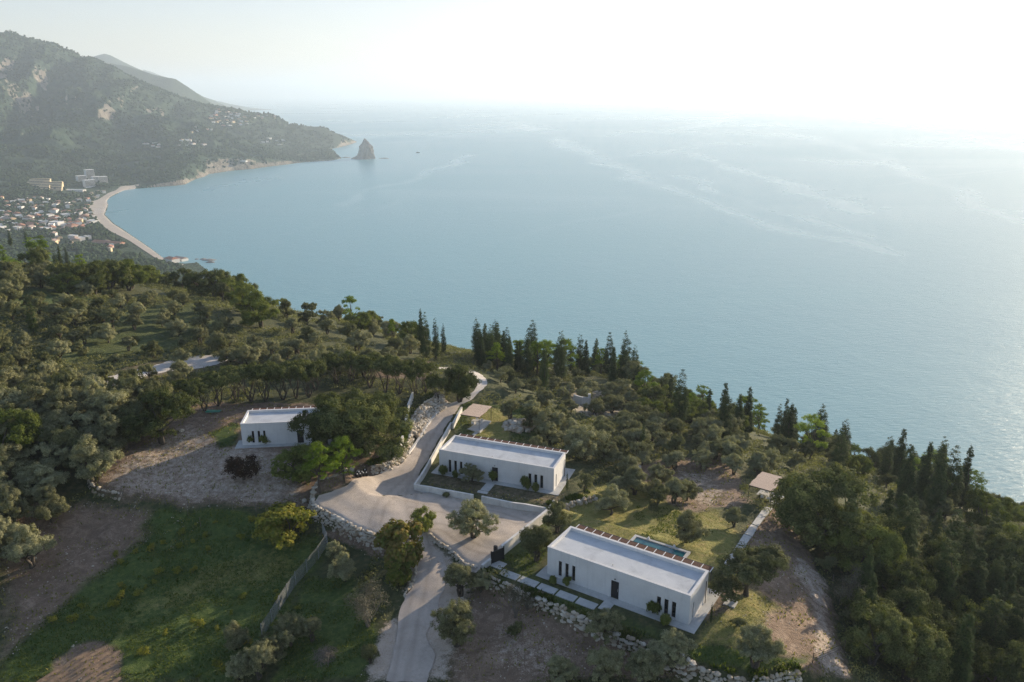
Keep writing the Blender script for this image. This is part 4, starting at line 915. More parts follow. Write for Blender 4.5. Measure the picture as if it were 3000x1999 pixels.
boulders('boulder_bank',line(r3([(1610,1090),(1660,1010),(1710,945),(1760,905),(1800,885),(1850,845)]),193.8),2.9,.65,'high sunlit pale boulder bank at the top of the lane',1,7,7,lean=.9)
boulders('stone_wall',W_grove,1.0,.65,'short boulder wall beside the white garden wall corner',1,8,2)
boulders('stone_edging',W_plant,.5,.4,'outer stone edging of the planting bed beside the track',1,9,1)
boulders('stone_edging',W_plant2,.5,.4,'inner stone edging of the planting bed beside the track',1,10,1)
boulders('stone_wall',W_corner,1.1,.45,'old stone wall round the far left corner of the dirt yard',1,11,2,.85)
boulders('stone_wall',line([(1912,1462),(1922,1442),(1936,1425),(1948,1412)],190.5),1.0,.6,'small sunlit stone wall among the olives behind the pool',1,12,2)
def pile(name,ctr,rx,ry,h,n,size,label,seed,mat='stone'):
    g=np.random.default_rng(seed); p=hit(*ctr); a=g.uniform(0,6.28,n); rr=np.sqrt(g.uniform(0,1,n)); x=np.cos(a)*rr*rx;y=np.sin(a)*rr*ry; z=h*(1-rr)*g.uniform(.3,1,n)+.1
    s=size*g.uniform(.5,1.4,n); V,Fs=blobs(np.stack([x,y,z],-1),np.stack([s*.7,s*.5,s*.42],-1),.25,ICO2,seed)
    return tag(link(name,mesh_data(name,V,Fs,M[mat]),None,tuple(p)),label,'stone pile')
pile('stone_pile',(1515,1252),2.9,2.6,1.5,90,.75,'heap of pale quarried boulders on the lawn behind the central villa',3)
pile('stone_pile',(1755,1215),2.2,1.6,.6,30,.5,'low scatter of pale stones beside the ruined wall in the grove',4)
# single boulders
for i,(x,y,s,lb) in enumerate([(1012,1383,.9,'left one of two white boulders under the light green pine'),(1030,1382,1.0,'right one of two white boulders under the light green pine'),(892,1473,.8,'white boulder beside the yellowing round bush'),(533,1266,.8,'tan boulder on the edge of the dirt yard'),(1050,1386,.7,'cream boulder beside the black planters'),(1870,1375,1.1,'white boulder near the leaning pole in the grove')]):
    p=hit(x,y); V,Fs=blobs(np.array([[0,0,s*.25]]),np.array([[s*.6,s*.5,s*.4]]),.2,ICO2,i+20); tag(link('boulder',mesh_data('boulder',V,Fs,M['stone']),None,tuple(p)),lb,'boulder','single boulders')
# ruined wall in the grove
gwall('ruined_wall',HX(c5([(1790,235),(1900,265),(2000,270)])),1.7,'grey ruined wall standing among the olives beyond the central villa',.3,'concrete')
p=hit(*c5([(2004,268)])[0]); q=MB().box(-.28,.28,-.28,.28,-.3,2.5).build('stone_pillar',M['wallwhite'],None,False,tuple(p)); tag(q,'square pinkish pillar at the end of the ruined wall','pillar')
# black planters by the lane
for i in range(7):
    x=1022+ (i%4)*9+800*0+ (i//4)*5; y=1399-(i//4)*6-(i%4)*1.5
    p=hit(x+25+0,y); r=empty('planter_pot',tuple(p)); tag(r,f'{ordn[i]} black pot from the left in the cluster at the lane edge','pot','black pots at the lane edge')
    m=MB().tube([(0,0,0),(0,0,.5)],[.24,.34],10); m.build('pot',M['darkmetal'],r); MB().tube([(0,0,.5),(0,0,.62)],[.1,.09],8).build('lid_knob',M['whitemetal'],r)
# green tarp
p=hit(625,1209); V=[];n=7
for j in range(n):
    for i in range(n): V.append(((i/(n-1)-.5)*2.6,(j/(n-1)-.5)*1.4,.12+.18*vnoise(np.array(i*.9),np.array(j*.9),4)+.0*i))
V=[tuple(map(float,v)) for v in V]; Fs=[(j*n+i,j*n+i+1,(j+1)*n+i+1,(j+1)*n+i) for j in range(n-1) for i in range(n-1)]
tm=plain('green_tarp',(.02,.25,.16),(.015,.18,.12),3,.5); tag(link('tarpaulin',mesh_data('tarpaulin',V,Fs,tm,True),None,tuple(p)),'crumpled bright green tarpaulin on the bare soil near the row of trees','tarpaulin')
# poles
def pole(x,y,h,label,lean=0,rad=.07,mat='bark_pale'):
    p=hit(x,y); tag(MB().tube([(0,0,-.3),(lean,0,h)],[rad,rad*.8],7).build('pole',M[mat],None,True,tuple(p)),label,'pole')
pole(1650,1172,3.2,'thin pale pole left of the two standing in the grove clearing',0,.05); pole(1668,1170,2.6,'thin pale pole right of the two standing in the grove clearing',0,.05)
pole(2874,1452,7.5,'tall dark utility pole on the right slope above the sea',.3,.1,'bark'); pole(1874,1372,2.8,'thin leaning pole beside a white boulder in the grove',1.0,.035)
pole(1167,1455-1455+1432,.9,'short dark post at the corner of the garden wall by the lane',0,.05,'darkmetal') if False else None
for i,(x,y) in enumerate([(551,1512),(588,1545)]): pole(x,y,1.5,f'{"left" if i==0 else "right"} one of two thin stakes standing in the dark meadow',0,.035)
for i,(x,y) in enumerate([(694,1188),(700,1260)][:1]): pole(694,1255,2.2,'thin lamp pole at the back corner of the half hidden villa',0,.04,'darkmetal')
# chain link fence --------------------------------------------------
def fence(name,pts,h,label,postsp=2.5,wires=12,mesh_=True,postmat='fencegrey'):
    P=[np.array(p[:2]) for p in pts]; s=np.concatenate([[0],np.cumsum([np.linalg.norm(b-a) for a,b in zip(P[:-1],P[1:])])]); P=np.array(P)
    at=lambda x:np.array([np.interp(x,s,P[:,0]),np.interp(x,s,P[:,1])]); o=at(0); z0=float(T(*o)); r=empty(name,(o[0],o[1],z0)); tag(r,label,'fence')
    n=max(2,int(s[-1]/postsp)); pp=[]
    for i in range(n+1):
        p=at(s[-1]*i/n); z=float(T(*p)); pp.append(np.array([p[0]-o[0],p[1]-o[1],z-z0]))
        MB().tube([pp[-1]-[0,0,.2],pp[-1]+[0,0,h+.12]],.045,6).build('post',M[postmat],r)
    m=MB()
    for a,b in zip(pp[:-1],pp[1:]):
        for k in range(wires): zz=.05+(h-.05)*k/(wires-1); m.tube([a+[0,0,zz],b+[0,0,zz]],.010,3,False)
        if mesh_:
            L=np.linalg.norm(b-a); q=int(L/.16)
            for k in range(q):
                t0=k/q; t1=min(1,t0+h*.5/L); zt=h*min(1,(t1-t0)*L/(h*.5)); m.tube([a+(b-a)*t0+[0,0,.03],a+(b-a)*t1+[0,0,zt]],.009,3,False); m.tube([a+(b-a)*t0+[0,0,h],a+(b-a)*t1+[0,0,h-zt+.03]],.009,3,False)
    m.build('wire_mesh',M['fencegrey'] if mesh_ else M['darkmetal'],r); return r
fence('chain_link_fence',HX([(946,1566),(962,1590),(957,1610),(907,1670),(860,1725),(826,1780),(795,1830),(768,1870)]),1.9,'grey chain link fence running down between the meadow and the olives')
fence('wire_fence',HX([(262,1432),(300,1385),(345,1340),(378,1315),(422,1292),(480,1270),(530,1248)]),1.5,'thin wire fence along the left edge of the dirt yard',3,4,False,'bark_pale')
fence('wire_fence',HX([(360,1455),(480,1478),(600,1490),(720,1500),(820,1505)]),1.4,'thin wire fence between the dirt yard and the dark meadow',3.2,4,False,'bark_pale')
fence('wire_fence',HX([(2420,1665),(2455,1760),(2500,1850),(2520,1925)]),1.5,'thin wire fence along the edge of the right hand wood',3,4,False,'bark_pale')
# farm gate lower right
a=hit(*c7([(1615,815)])[0]); b=hit(*c7([(1908,815)])[0]); L=np.linalg.norm((b-a)[:2]); r=empty('farm_gate',tuple(a),math.atan2(b[1]-a[1],b[0]-a[0])); tag(r,'thin rusty bar gate standing on the dirt track at the lower right','gate')
for x in (0,L): MB().tube([(x,0,-.2),(x,0,1.25)],.045,6).build('post',M['bark'],r)
m=MB()
for z in (.25,.55,.85,1.15): m.tube([(.05,0,z),(L-.05,0,z)],.018,5)
m.build('bars',M['bark'],r)
# branch pile
def branch_pile():
    p=hit(955,1925); g=np.random.default_rng(5); m=MB()
    for i in range(230):
        a=g.uniform(0,6.28); rr=g.uniform(0,1.5); x,y=math.cos(a)*rr,math.sin(a)*rr; d=g.normal(0,1,3); d[2]*=.35; d/=np.linalg.norm(d); L=g.uniform(.5,1.5); q=np.array([x,y,.1+(1.6-rr)*.55*g.random()]); mid=q+g.normal(0,.08,3)
        m.tube([q-d*L/2,mid,q+d*L/2],[.02,.017,.008],4,False)
    tag(m.build('branch_pile',M['bark_pale'],None,False,tuple(p)),'heap of cut grey branches on the grass at the bottom','branch pile')
branch_pile()
# umbrellas on the beach
g=np.random.default_rng(4)
for r_ in range(4):
    for k in range(7):
        p=Gz((212+k*4.2+r_*1.2)*PP,(483+r_*3.4-k*.6)*PP,1.2); m=MB().tube([(0,0,0),(0,0,2.2)],.06,4); e=empty('beach_umbrella',(p[0],p[1],1.0)); tag(e,'white umbrella in the rows of umbrellas on the village beach','umbrella','white beach umbrellas in rows')
        m.build('pole',M['whitemetal'],e); MB().tube([(0,0,2.0),(0,0,2.7)],[1.7,.1],8).build('canopy',M['housewhite'],e)
# ---------------------------------------------------------------- trees
def leaves(ctr,rad,n,size,seed,asp=.55,up=0.3,clumps=22,inner=.25,csig=.2,flat=0):
    """leaf faces gathered in clumps over a set of ellipsoids. ctr (k,3), rad (k,3)"""
    g=np.random.default_rng(seed); k=len(ctr); vol=(rad[:,0]*rad[:,1]*rad[:,2])**(2/3.); w_=vol/vol.sum()
    C=[];S_=[];O=[]
    for i in range(k):
        m=max(4,int(clumps*k*w_[i])); d=g.normal(0,1,(m,3)); d/=np.linalg.norm(d,axis=1)[:,None]; d[:,2]=np.where(d[:,2]<-.35,-d[:,2]*.6,d[:,2])
        rr=np.where(g.random(m)<inner,g.uniform(.3,.75,m),g.uniform(.78,1.08,m)); C.append(ctr[i]+d*rad[i]*rr[:,None]); S_.append(np.full(m,np.mean(rad[i])*csig)); O.append(d)
    C=np.concatenate(C);S_=np.concatenate(S_);O=np.concatenate(O); wt=S_**2; wt/=wt.sum()
    j=g.choice(len(C),n,p=wt); d=g.normal(0,1,(n,3)); dn=d/np.linalg.norm(d,axis=1)[:,None]; rr=g.uniform(.35,1.35,n)**.8
    P=C[j]+dn*S_[j][:,None]*rr[:,None]*1.25*np.array([1,1,1-flat]); nrm=dn*.8+O[j]*.6+np.array([0,0,up]); nrm/=np.linalg.norm(nrm,axis=1)[:,None]
    t=g.normal(0,1,(n,3)); t+=np.array([0,0,up*1.2]); a=np.cross(nrm,t); a/=np.linalg.norm(a,axis=1)[:,None]; b=np.cross(nrm,a)
    s=size*g.uniform(.6,1.4,n)[:,None]; V=np.stack([P-b*s,P+a*s*asp,P+b*s,P-a*s*asp],1); V[:,1:4:2]+=nrm[:,None]*s[:,None]*.12
    return V.reshape(-1,3),np.arange(n*4).reshape(-1,4)
def trunk_mesh(tips,h0,r0,seed,stems=1,spread=.3,twigs=0):
    g=np.random.default_rng(seed); m=MB()
    for s in range(stems):
        a=2*math.pi*s/stems+g.uniform(-.4,.4); b0=np.array([math.cos(a),math.sin(a),0])*r0*.6*(stems>1); top=np.array([math.cos(a)*spread*h0*(stems>1),math.sin(a)*spread*h0*(stems>1),h0*g.uniform(.85,1.1)])
        mid=(b0+top)/2+g.normal(0,.06*h0,3)*[1,1,0]; m.tube([b0-[0,0,.4],b0,mid,top],[r0*1.3,r0,r0*.8,r0*.65],7,False)
        for i in range(s,len(tips),stems):
            t=tips[i]; q=top*.5+t*.5+g.normal(0,.12,3)*np.linalg.norm(t-top)*.5; m.tube([top,q,t],[r0*.5,r0*.3,r0*.1],5,False)
            for _ in range(twigs):
                e=t+g.normal(0,1,3)*np.array([.7,.7,.5]); m.tube([q+(t-q)*g.random(),(q+e)/2+g.normal(0,.1,3),e],[r0*.14,r0*.09,r0*.03],4,False)
    return m
PROTO={}
def proto(kind,i,crown_mat,V,Fc,tr,bark='bark',h=5.):
    cm=mesh_data(kind+'_crown',V,Fc,M[crown_mat]); tm=mesh_data(kind+'_trunk',tr.v,tr.f,M[bark],True); PROTO.setdefault(kind,[]).append((cm,tm,h))
def olive(i,mat='olive',kind='olive'):
    g=np.random.default_rng(100+i); k=g.integers(11,15); a=g.uniform(0,6.28,k); rr=g.uniform(.3,1.75,k); c_=np.stack([np.cos(a)*rr,np.sin(a)*rr,g.uniform(1.25,3.7,k)],-1); c_[:,:2]*=(1.15-.18*abs(c_[:,2:]-2.2)); c_[0]=(0,0,3.8)
    r=np.stack([g.uniform(.7,1.15,k)]*3,-1)*np.array([1,1,.85]); V,Fs=leaves(c_,r,21000,.088,i,.42,.5,15,.25,.25)
    proto(kind,i,mat,V,Fs,trunk_mesh(c_-[0,0,.3],1.1,.2,i,g.integers(1,4),.35),'bark',5.0)
for i in range(6): olive(i)
for i in range(3): olive(40+i,'olive_dark','olive_dark')
def cypress(i,ragged=False):
    g=np.random.default_rng(200+i); n=16 if not ragged else 62; z=np.linspace(.5,9.6,n); pr=np.sin(np.clip((z/10),0,1)**.62*math.pi)**.75
    if not ragged:
        c_=np.stack([g.normal(0,.07,n),g.normal(0,.07,n),z],-1); w_=.18+.78*pr; r=np.stack([w_,w_,np.full(n,.75)],-1); V,Fs=leaves(c_,r,8500,.11,i,.35,1.6,13,.2,.3)
    else:
        a=g.uniform(0,6.28,n); w_=(.10+1.30*(1-z/10.)**.72)*np.minimum(1,z/1.2+.3); q=g.uniform(.15,.48,n); c_=np.stack([np.cos(a)*w_*q,np.sin(a)*w_*q,z],-1); r=np.stack([w_*.58+.1,w_*.58+.1,.5+.35*w_],-1); V,Fs=leaves(c_,r,17000,.12,i,.4,1.3,8,.3,.3)
    proto('cypress_wide' if ragged else 'cypress',i,'cypress',V,Fs,trunk_mesh(np.array([[0,0,8.]]),2.,.16,i),'bark',10.)
for i in range(4): cypress(i)
for i in range(4): cypress(20+i,True)
def pine(i):
    g=np.random.default_rng(300+i); k=15; z=np.sort(g.uniform(2.2,8.4,k)); a=np.arange(k)*2.4+g.uniform(-.4,.4,k); rr=(1-((z-5)/5.)**2)*g.uniform(.8,2.5,k); rr[-2:]*=.3; c_=np.stack([np.cos(a)*rr,np.sin(a)*rr,z],-1); w_=g.uniform(.8,1.5,k); r=np.stack([w_,w_,w_*.5],-1)
    V,Fs=leaves(c_,r,10500,.12,i,.35,.9,14,.3,.27,.3); proto('pine',i,'pine',V,Fs,trunk_mesh(c_-[0,0,.2],3.4,.22,i),'bark',9.)
for i in range(4): pine(i)
def oak(i,kind='oak',mat='oak'):
    g=np.random.default_rng(400+i); k=15; d=g.normal(0,1,(k,3)); d/=np.linalg.norm(d,axis=1)[:,None]; c_=d*np.array([2.7,2.7,2.5])+np.array([0,0,4.0]); w_=g.uniform(1.1,1.8,k); r=np.stack([w_,w_,w_*.85],-1)
    V,Fs=leaves(c_,r,25000,.112,i,.6,.2,17,.25,.26); proto(kind,i,mat,V,Fs,trunk_mesh(c_[:8]-[0,0,.4],2.0,.3,i,2,.25),'bark',8.)
for i in range(4): oak(i)
for i in range(3): oak(10+i,'broad','broad')
def hedge_oak(i):
    g=np.random.default_rng(500+i); k=11; a=g.uniform(0,6.28,k); rr=np.sqrt(g.uniform(0,1,k))*2.3; c_=np.stack([np.cos(a)*rr,np.sin(a)*rr,g.uniform(4.4,5.9,k)],-1); w_=g.uniform(.9,1.35,k); r=np.stack([w_,w_,w_*.75],-1)
    V,Fs=leaves(c_,r,15000,.1,i,.6,.2,17,.25,.26); proto('umbrella_oak',i,'oak',V,Fs,trunk_mesh(c_-[0,0,.4],1.2,.15,i,4,.5),'bark',7.)
for i in range(4): hedge_oak(i)
def bushy(kind,mat,i,n=5200,sz=.1,asp=.6):
    g=np.random.default_rng(600+i+len(kind)); k=9; a=g.uniform(0,6.28,k); rr=g.uniform(0,1.0,k); c_=np.stack([np.cos(a)*rr,np.sin(a)*rr,g.uniform(.5,1.6,k)],-1); w_=g.uniform(.45,.8,k); r=np.stack([w_]*3,-1)
    V,Fs=leaves(c_,r,n,sz,i,asp,.4,15,.3,.28); proto(kind,i,mat,V,Fs,trunk_mesh(c_[:5],.4,.06,i,3,.3),'bark',2.2)
for i in range(3): bushy('shrub','olive_dark',i)
for i in range(3): bushy('green_shrub','broad',i)
for i in range(2): bushy('vine','yellow',i,700,.11,.8)
def round_bush(kind,mat,i,n,sz):
    g=np.random.default_rng(700+i); k=14; d=g.normal(0,1,(k,3)); d/=np.linalg.norm(d,axis=1)[:,None]; c_=d*np.array([1.7,1.7,1.35])+np.array([0,0,2.1]); w_=g.uniform(.8,1.2,k); r=np.stack([w_,w_,w_*.9],-1)
    V,Fs=leaves(c_,r,n,sz,i,.75,.3,15,.25,.27); proto(kind,i,mat,V,Fs,trunk_mesh(c_[:7],.8,.14,i,4,.3),'bark',4.6)
round_bush('yellow_bush','yellow',0,8500,.13); round_bush('autumn_tree','autumn',1,7500,.15); round_bush('red_bush','red',2,6500,.09); round_bush('green_round','broad',3,8000,.11)
def bare(i):
    g=np.random.default_rng(800+i); k=16; a=g.uniform(0,6.28,k); rr=g.uniform(.4,2.3,k); c_=np.stack([np.cos(a)*rr,np.sin(a)*rr,g.uniform(1.8,4.0,k)],-1); r=np.full((k,3),.7)
    V,Fs=leaves(c_,r,2600,.07,i,.5,.6,20,.5,.4); proto('bare_tree',i,'grey',V,Fs,trunk_mesh(c_,.6,.09,i,4,.3,5),'bark_pale',4.2)
for i in range(3): bare(i)
COUNT={}
def tree(kind,x,y,h,label,cat='tree',wid=1.0,group=None,name=None,small=False,z=None):
    V=PROTO[kind]; i=COUNT.get(kind,0); COUNT[kind]=i+1; cm,tm,h0=V[i%len(V)] if group is None else V[random.randrange(len(V))]
    zz=float(T(x,y)) if z is None else z; s=h/h0
    nm=name or {'olive':'olive_tree','olive_dark':'olive_tree','cypress':'cypress_tree','cypress_wide':'cypress_tree','pine':'pine_tree','oak':'oak_tree','broad':'broadleaf_tree','umbrella_oak':'oak_tree','shrub':'shrub','green_shrub':'shrub','vine':'vine_shrub','yellow_bush':'fig_tree','autumn_tree':'broadleaf_tree','red_bush':'shrub','green_round':'broadleaf_tree','bare_tree':'bare_tree'}[kind]
    sc=(s*wid*random.uniform(.95,1.05),s*wid*random.uniform(.95,1.05),s)
    r=empty(nm,(x,y,zz-.05),random.uniform(0,6.28)); r.scale=sc; tag(r,label,cat,group)
    link('crown',cm,r); link('trunk',tm,r); placedT.append((x,y,h*.3*wid)); return r
placedT=[]
def htree(kind,px,py,h,label,wid=1.0,cat='tree',name=None):
    p=hit(px,py); return tree(kind,p[0],p[1],h,label,cat,wid,None,name)
# --- trees one can single out
H_=[('olive',1387,1578,5.6,'large round olive standing alone in the gravel yard of the central villa',1.22),
('olive_dark',1572,1645,5.2,'olive between the sunlit garden wall and the front villa, lower one',1.1),('olive_dark',1632,1560,4.8,'olive between the garden wall and the front villa, upper one',1.05),
('olive_dark',2185,1745,6.6,'broad dark olive at the right end of the front villa',1.45),
('olive',2210,1955,5.2,'dense olive behind the boulder wall at the lower right',1.05),
('olive',1770,1868,3.9,'olive in front of the right part of the front villa wall, above the boulders',1.25),('olive',1968,1965,4.8,'silvery olive before the right corner of the front villa',1.2),
('olive',1765,1995,4.4,'olive at the bottom edge below the boulder wall, left one of the pair',1.1),('olive',1880,2000,4.4,'olive at the bottom edge below the boulder wall, right one of the pair',1.1),
('olive',1338,1895,6.0,'tall two lobed olive beside the access track at the bottom',.85),('olive',1350,1748,4.6,'olive beside the track above the two lobed one',1.1),('olive',1408,1738,3.2,'small olive at the left end of the long boulder wall',1.0),
('olive',1012,1705,4.6,'olive below the boulder wall of the yard',1.0),
('autumn_tree',1180,1655,6.6,'leafy tree with reddish tips between the yard and the track',.95),('autumn_tree',1172,1705,3.6,'lower leafy tree in the planting bed beside the track',1.0),('green_round',1243,1562,4.0,'round pale green tree behind the reddish leafy one',.8),
('yellow_bush',845,1588,5.6,'round yellowing fig tree at the corner of the meadow',1.3),
('bare_tree',1078,1838,5.0,'pale nearly bare tree between the fence and the track',1.2),('bare_tree',1510,1812,4.2,'thin bare tree below the boulder wall',.8),('bare_tree',1545,1790,2.4,'small bare shrub at the foot of the boulder wall',.9),
('olive',760,1990,4.6,'silvery olive at the bottom left end of the chain link fence',1.0),('olive',700,1995,3.6,'small silvery olive left of the fence end',1.0),('olive',852,1895,4.4,'pale olive with white trunk right of the fence end',.9),('olive',915,1880,3.4,'small pale olive beside the branch heap',1.0),('olive',800,1940,3.8,'olive among others between fence and branch heap',1.0),
('olive',690,1905,4.0,'pale olive against the chain link fence, upper left of its group',1.0),('olive',985,1640,3.2,'small pale olive beside the boulder wall of the yard',1.0),('olive',1650,2010,3.6,'pale olive at the very bottom between soil and boulder wall',1.1),('olive_dark',1085,1945,2.6,'small ragged olive on the left edge of the track at the bottom',1.0),
('red_bush',715,1408,4.9,'dark reddish shrub tree alone on the dirt yard before the half hidden villa',.95),
('oak',1135,1345,10.0,'large dark oak nearest the lane in the central cluster',1.12),('oak',1045,1325,10.8,'tallest dark oak in the middle of the central cluster',1.15),('oak',955,1310,9.6,'dark oak of the central cluster beside the half hidden villa',1.05),('oak',1090,1290,9.6,'dark oak at the back of the central cluster',1.1),('oak',1000,1375,7.0,'smaller dark oak before the central cluster',1.0),
('pine',938,1445,8.6,'light green pine in front of the dark oak cluster, left one',1.1),('pine',1010,1415,7.4,'light green pine in front of the dark oak cluster, right one',1.0),('green_round',880,1415,6.4,'green rounded tree left of the light green pines',1.1),
('oak',475,1300,9.6,'large dark oak at the far left corner of the dirt yard',1.25),('olive_dark',395,1290,7.0,'dark olive beside the large oak at the dirt yard corner',1.2),
('oak',1347,1178,7.6,'spreading oak with visible trunks at the bend of the lane',1.05),('umbrella_oak',1282,1186,6.4,'slim oak left of the spreading one at the lane bend',.8),
('oak',2405,1600,12.5,'huge dark oak beside the second canopy',1.15),('oak',2350,1560,10.0,'dark oak merging with the huge one beside the second canopy',1.1),('oak',2470,1640,9.0,'dark oak on the right flank of the huge one',1.0),('bare_tree',2480,1790,5.0,'fallen bare tree at the edge of the right hand wood',1.0),
('cypress',1249,1052,11.5,'tallest slim cypress of the pair beside the lane bend',.95),('cypress',1278,1055,10.4,'second slim cypress of the pair beside the lane bend',.95),('cypress',1300,1040,8.2,'shorter slim cypress right of the pair',.9),('cypress_wide',1235,1038,11.6,'ragged dark cypress behind the slim pair',.8),
('cypress',1594,1160,11.6,'lone slim cypress standing in the olive grove',.85),('cypress',1990,1255,12.5,'dark cypress rising from the grove left of the sea gap',1.15),('cypress',1880,1346,7.2,'thin young cypress beside the leaning pole',.65),('cypress',1661,1438,3.2,'tiny slim cypress at the right corner of the central villa',.6),('cypress',2082,1826,2.6,'tiny slim cypress at the right corner of the front villa',.6),
('cypress',101,985,8.5,'slim dark cypress among the olives on the left slope',1.1),('cypress_wide',2293,1300,11,'ragged cypress with pointed top above the second canopy',.8),
('broad',765,960,9.6,'bright green umbrella shaped tree on the wooded ridge',1.1),('pine',1355,1010,10,'bright yellow green pine right of the slim cypresses',1.1),('pine',1030,960,9.5,'bright green pine rising from the dense olives',.85),('pine',1150,1005,7.0,'yellow green young pine left of the cypress pair',.7),
('olive',1300+1450*.2125,1130+700*.2125,5.4,'olive beside the boulder heap behind the central villa',1.2),('olive',1858,1450,4.6,'olive on the slope behind the pool',1.1),('olive',1790,1690-180,4.8,'olive between the short boulder wall and the front villa awning',1.1),('olive',2010,1590,5.0,'olive on the lawn just beyond the pool',1.15),('olive',1975,1475,4.6,'dark olive above the lawn beyond the pool',1.0),('olive',2150,1545,3.4,'small grey olive beside the slab path',1.1),
('olive',1712,1345,6.2,'large pale olive right of the central villa',1.25),('olive',1572,1345,4.2,'slim olive at the back right corner of the central villa',.9),
('olive',1385,1412,3.2,'silvery round olive before the door of the central villa',1.3),('green_shrub',1298,1395,2.0,'young shrub at the left corner of the central villa',.7),('green_shrub',1335,1402,1.7,'young shrub before the left windows of the central villa',.6),('olive_dark',1375,1372,3.0,'dark small tree at the central villa wall, left of the door',.75),('olive_dark',1408,1372,3.0,'dark small tree at the central villa wall, nearest the door',.75),('green_shrub',1443,1412,1.9,'small shrub just before the central villa door',.75),('green_shrub',1541,1432,2.0,'young shrub before the right windows of the central villa, left one',.7),('green_shrub',1568,1440,2.0,'young shrub before the right windows of the central villa, right one',.7),
('green_shrub',736,1305,1.8,'young shrub under the left window of the half hidden villa',.6),('green_shrub',776,1304,1.9,'young shrub under the right window of the half hidden villa',.6),
('green_shrub',1618,1712,1.5,'dark shrub before the left windows of the front villa',.8),('green_shrub',1658,1720,1.3,'small shrub under the middle left window of the front villa',.8),('green_shrub',1912,1800,1.8,'leafy shrub before the right windows of the front villa',.8),('green_shrub',1948,1828,1.7,'leafy shrub nearest the right corner of the front villa',.9),
('shrub',1305,1455,.9,'small dark weed at the foot of the garden wall in the yard',1.2),('shrub',1508,1868,1.6,'small dark shrub on the bare soil at the bottom',.9),('shrub',1625,1985,1.4,'small dark shrub at the very bottom of the bare soil',.9),
('shrub',2160,1838,1.0,'grass clump mound on the sunny lawn at the right',1.3)]
for k_,x,y,h,lb,wd in H_: htree(k_,x,y,h,lb,wd,'shrub' if k_ in('shrub','green_shrub','red_bush') else 'tree')
# row of umbrella shaped oaks behind the dirt yard
for i,(x,y,h) in enumerate([(555,1212,6.8),(600,1205,6.6),(640,1190,7.2),(690,1180,7.6),(735,1178,7.8),(778,1176,7.6),(830,1172,7.8),(868,1168,7.8),(905,1165,7.6),(925,1145,6.6),(985,1130,6.6),(1030,1122,6.6),(1085,1135,7.0),(1130,1150,7.4),(1170,1155,7.6),(1215,1162,7.2),(1245,1150,6.8)]):
    p=hit(x,y); e=tree('umbrella_oak',p[0],p[1],h,f'{["first","second","third","fourth","fifth","sixth","seventh","eighth","ninth","tenth","eleventh","twelfth","thirteenth","fourteenth","fifteenth","sixteenth","seventeenth"][i]} bare stemmed dark oak from the left in the clipped row','tree',1.05,'bare stemmed oaks in the clipped row')
# vines in the meadow
vn=0
for (a,b) in [((250,1790),(760,1545)),((180,1850),(560,1660)),((420,1920),(820,1740)),((560,1990),(905,1800)),((330,1660),(640,1520))]:
    for t in np.arange(0,1,.11):
        x=a[0]+(b[0]-a[0])*t+random.uniform(-40,40); y=a[1]+(b[1]-a[1])*t+random.uniform(-26,26); p=hit(x,y); tree('vine',p[0],p[1],random.uniform(.5,1.2),'low yellowing vine plant growing in the dark green meadow','vine',1.1,'yellowing vines in the meadow')
# --- fill areas
AV=[P2([(x,y) for x,y in yard]),lane_p]
_bm=np.zeros(_gx.shape,bool)
for H,L,D in ((HA,18.2,5.7),(HB,19.2,6),(HC,18.6,5.8)):
    u,v=to_loc(H,_gx,_gy); _bm|=(u>-2.4)&(u<L+2.4)&(v>-3.6)&(v<D+3.4)
u,v=to_loc(HA,_gx,_gy); _bm|=(u>4)&(u<17)&(v>5)&(v<15.5)
for A in AV: _bm|=poly_sdf(_gx,_gy,A)>-1.2
def blocked(x,y): return _bm[np.clip(((y-GY[0])/.5).astype(int),0,len(GY)-1),np.clip(((x-GX[0])/.5).astype(int),0,len(GX)-1)]
def fill(poly,mix,dmin,hr,zone,seed,maxn=200,px=True):
    """mix: list of (kind, weight, words, height factor, width factor)"""
    g=np.random.default_rng(seed); pl=P2([(a*PP,b*PP) for a,b in poly]) if px else np.array(poly,float); lo_,hi_=pl.min(0),pl.max(0); wts=np.array([m[1] for m in mix],float); wts/=wts.sum()
    Qc=g.uniform(lo_,hi_,(9000,2)); Qc=Qc[(poly_sdf(Qc[:,0],Qc[:,1],pl)>0)&~blocked(Qc[:,0],Qc[:,1])]
    hp=np.array(placedT[:NH]); loc=np.zeros((0,2)); res=[]
    for q in Qc:
        if len(res)>=maxn: break
        if len(loc) and (((loc-q)**2).sum(1)<dmin*dmin).any(): continue
        if (((hp[:,:2]-q)**2).sum(1)<(hp[:,2]+1.2)**2).any(): continue
        loc=np.vstack([loc,q]); res.append(q)
    if not res: return 0
    A=np.array(res); az=A[:,0]/A[:,1]; ra=np.argsort(np.argsort(az)); rd=np.argsort(np.argsort(A[:,1])); n=len(A)
    for k,q in enumerate(res):
        m=mix[g.choice(len(mix),p=wts)]; h=g.uniform(*hr)*m[3]; wd=m[4]*g.uniform(.85,1.2)
        a='tall' if h>(hr[0]+hr[1])*m[3]*.5 else 'low'; b_='broad' if wd>m[4]*1.02 else 'slender'
        side=('left','middle','right')[min(2,ra[k]*3//n)] ; dep=('near','far')[min(1,rd[k]*2//n)]
        tree(m[0],q[0],q[1],h,f'{a} {b_} {m[2]} at the {dep} {side} {zone}','shrub' if 'shrub' in m[0] else 'tree',wd,(m[2]+('es ' if m[2].endswith('s') else 's ')+zone),m[5] if len(m)>5 else None)
    return n
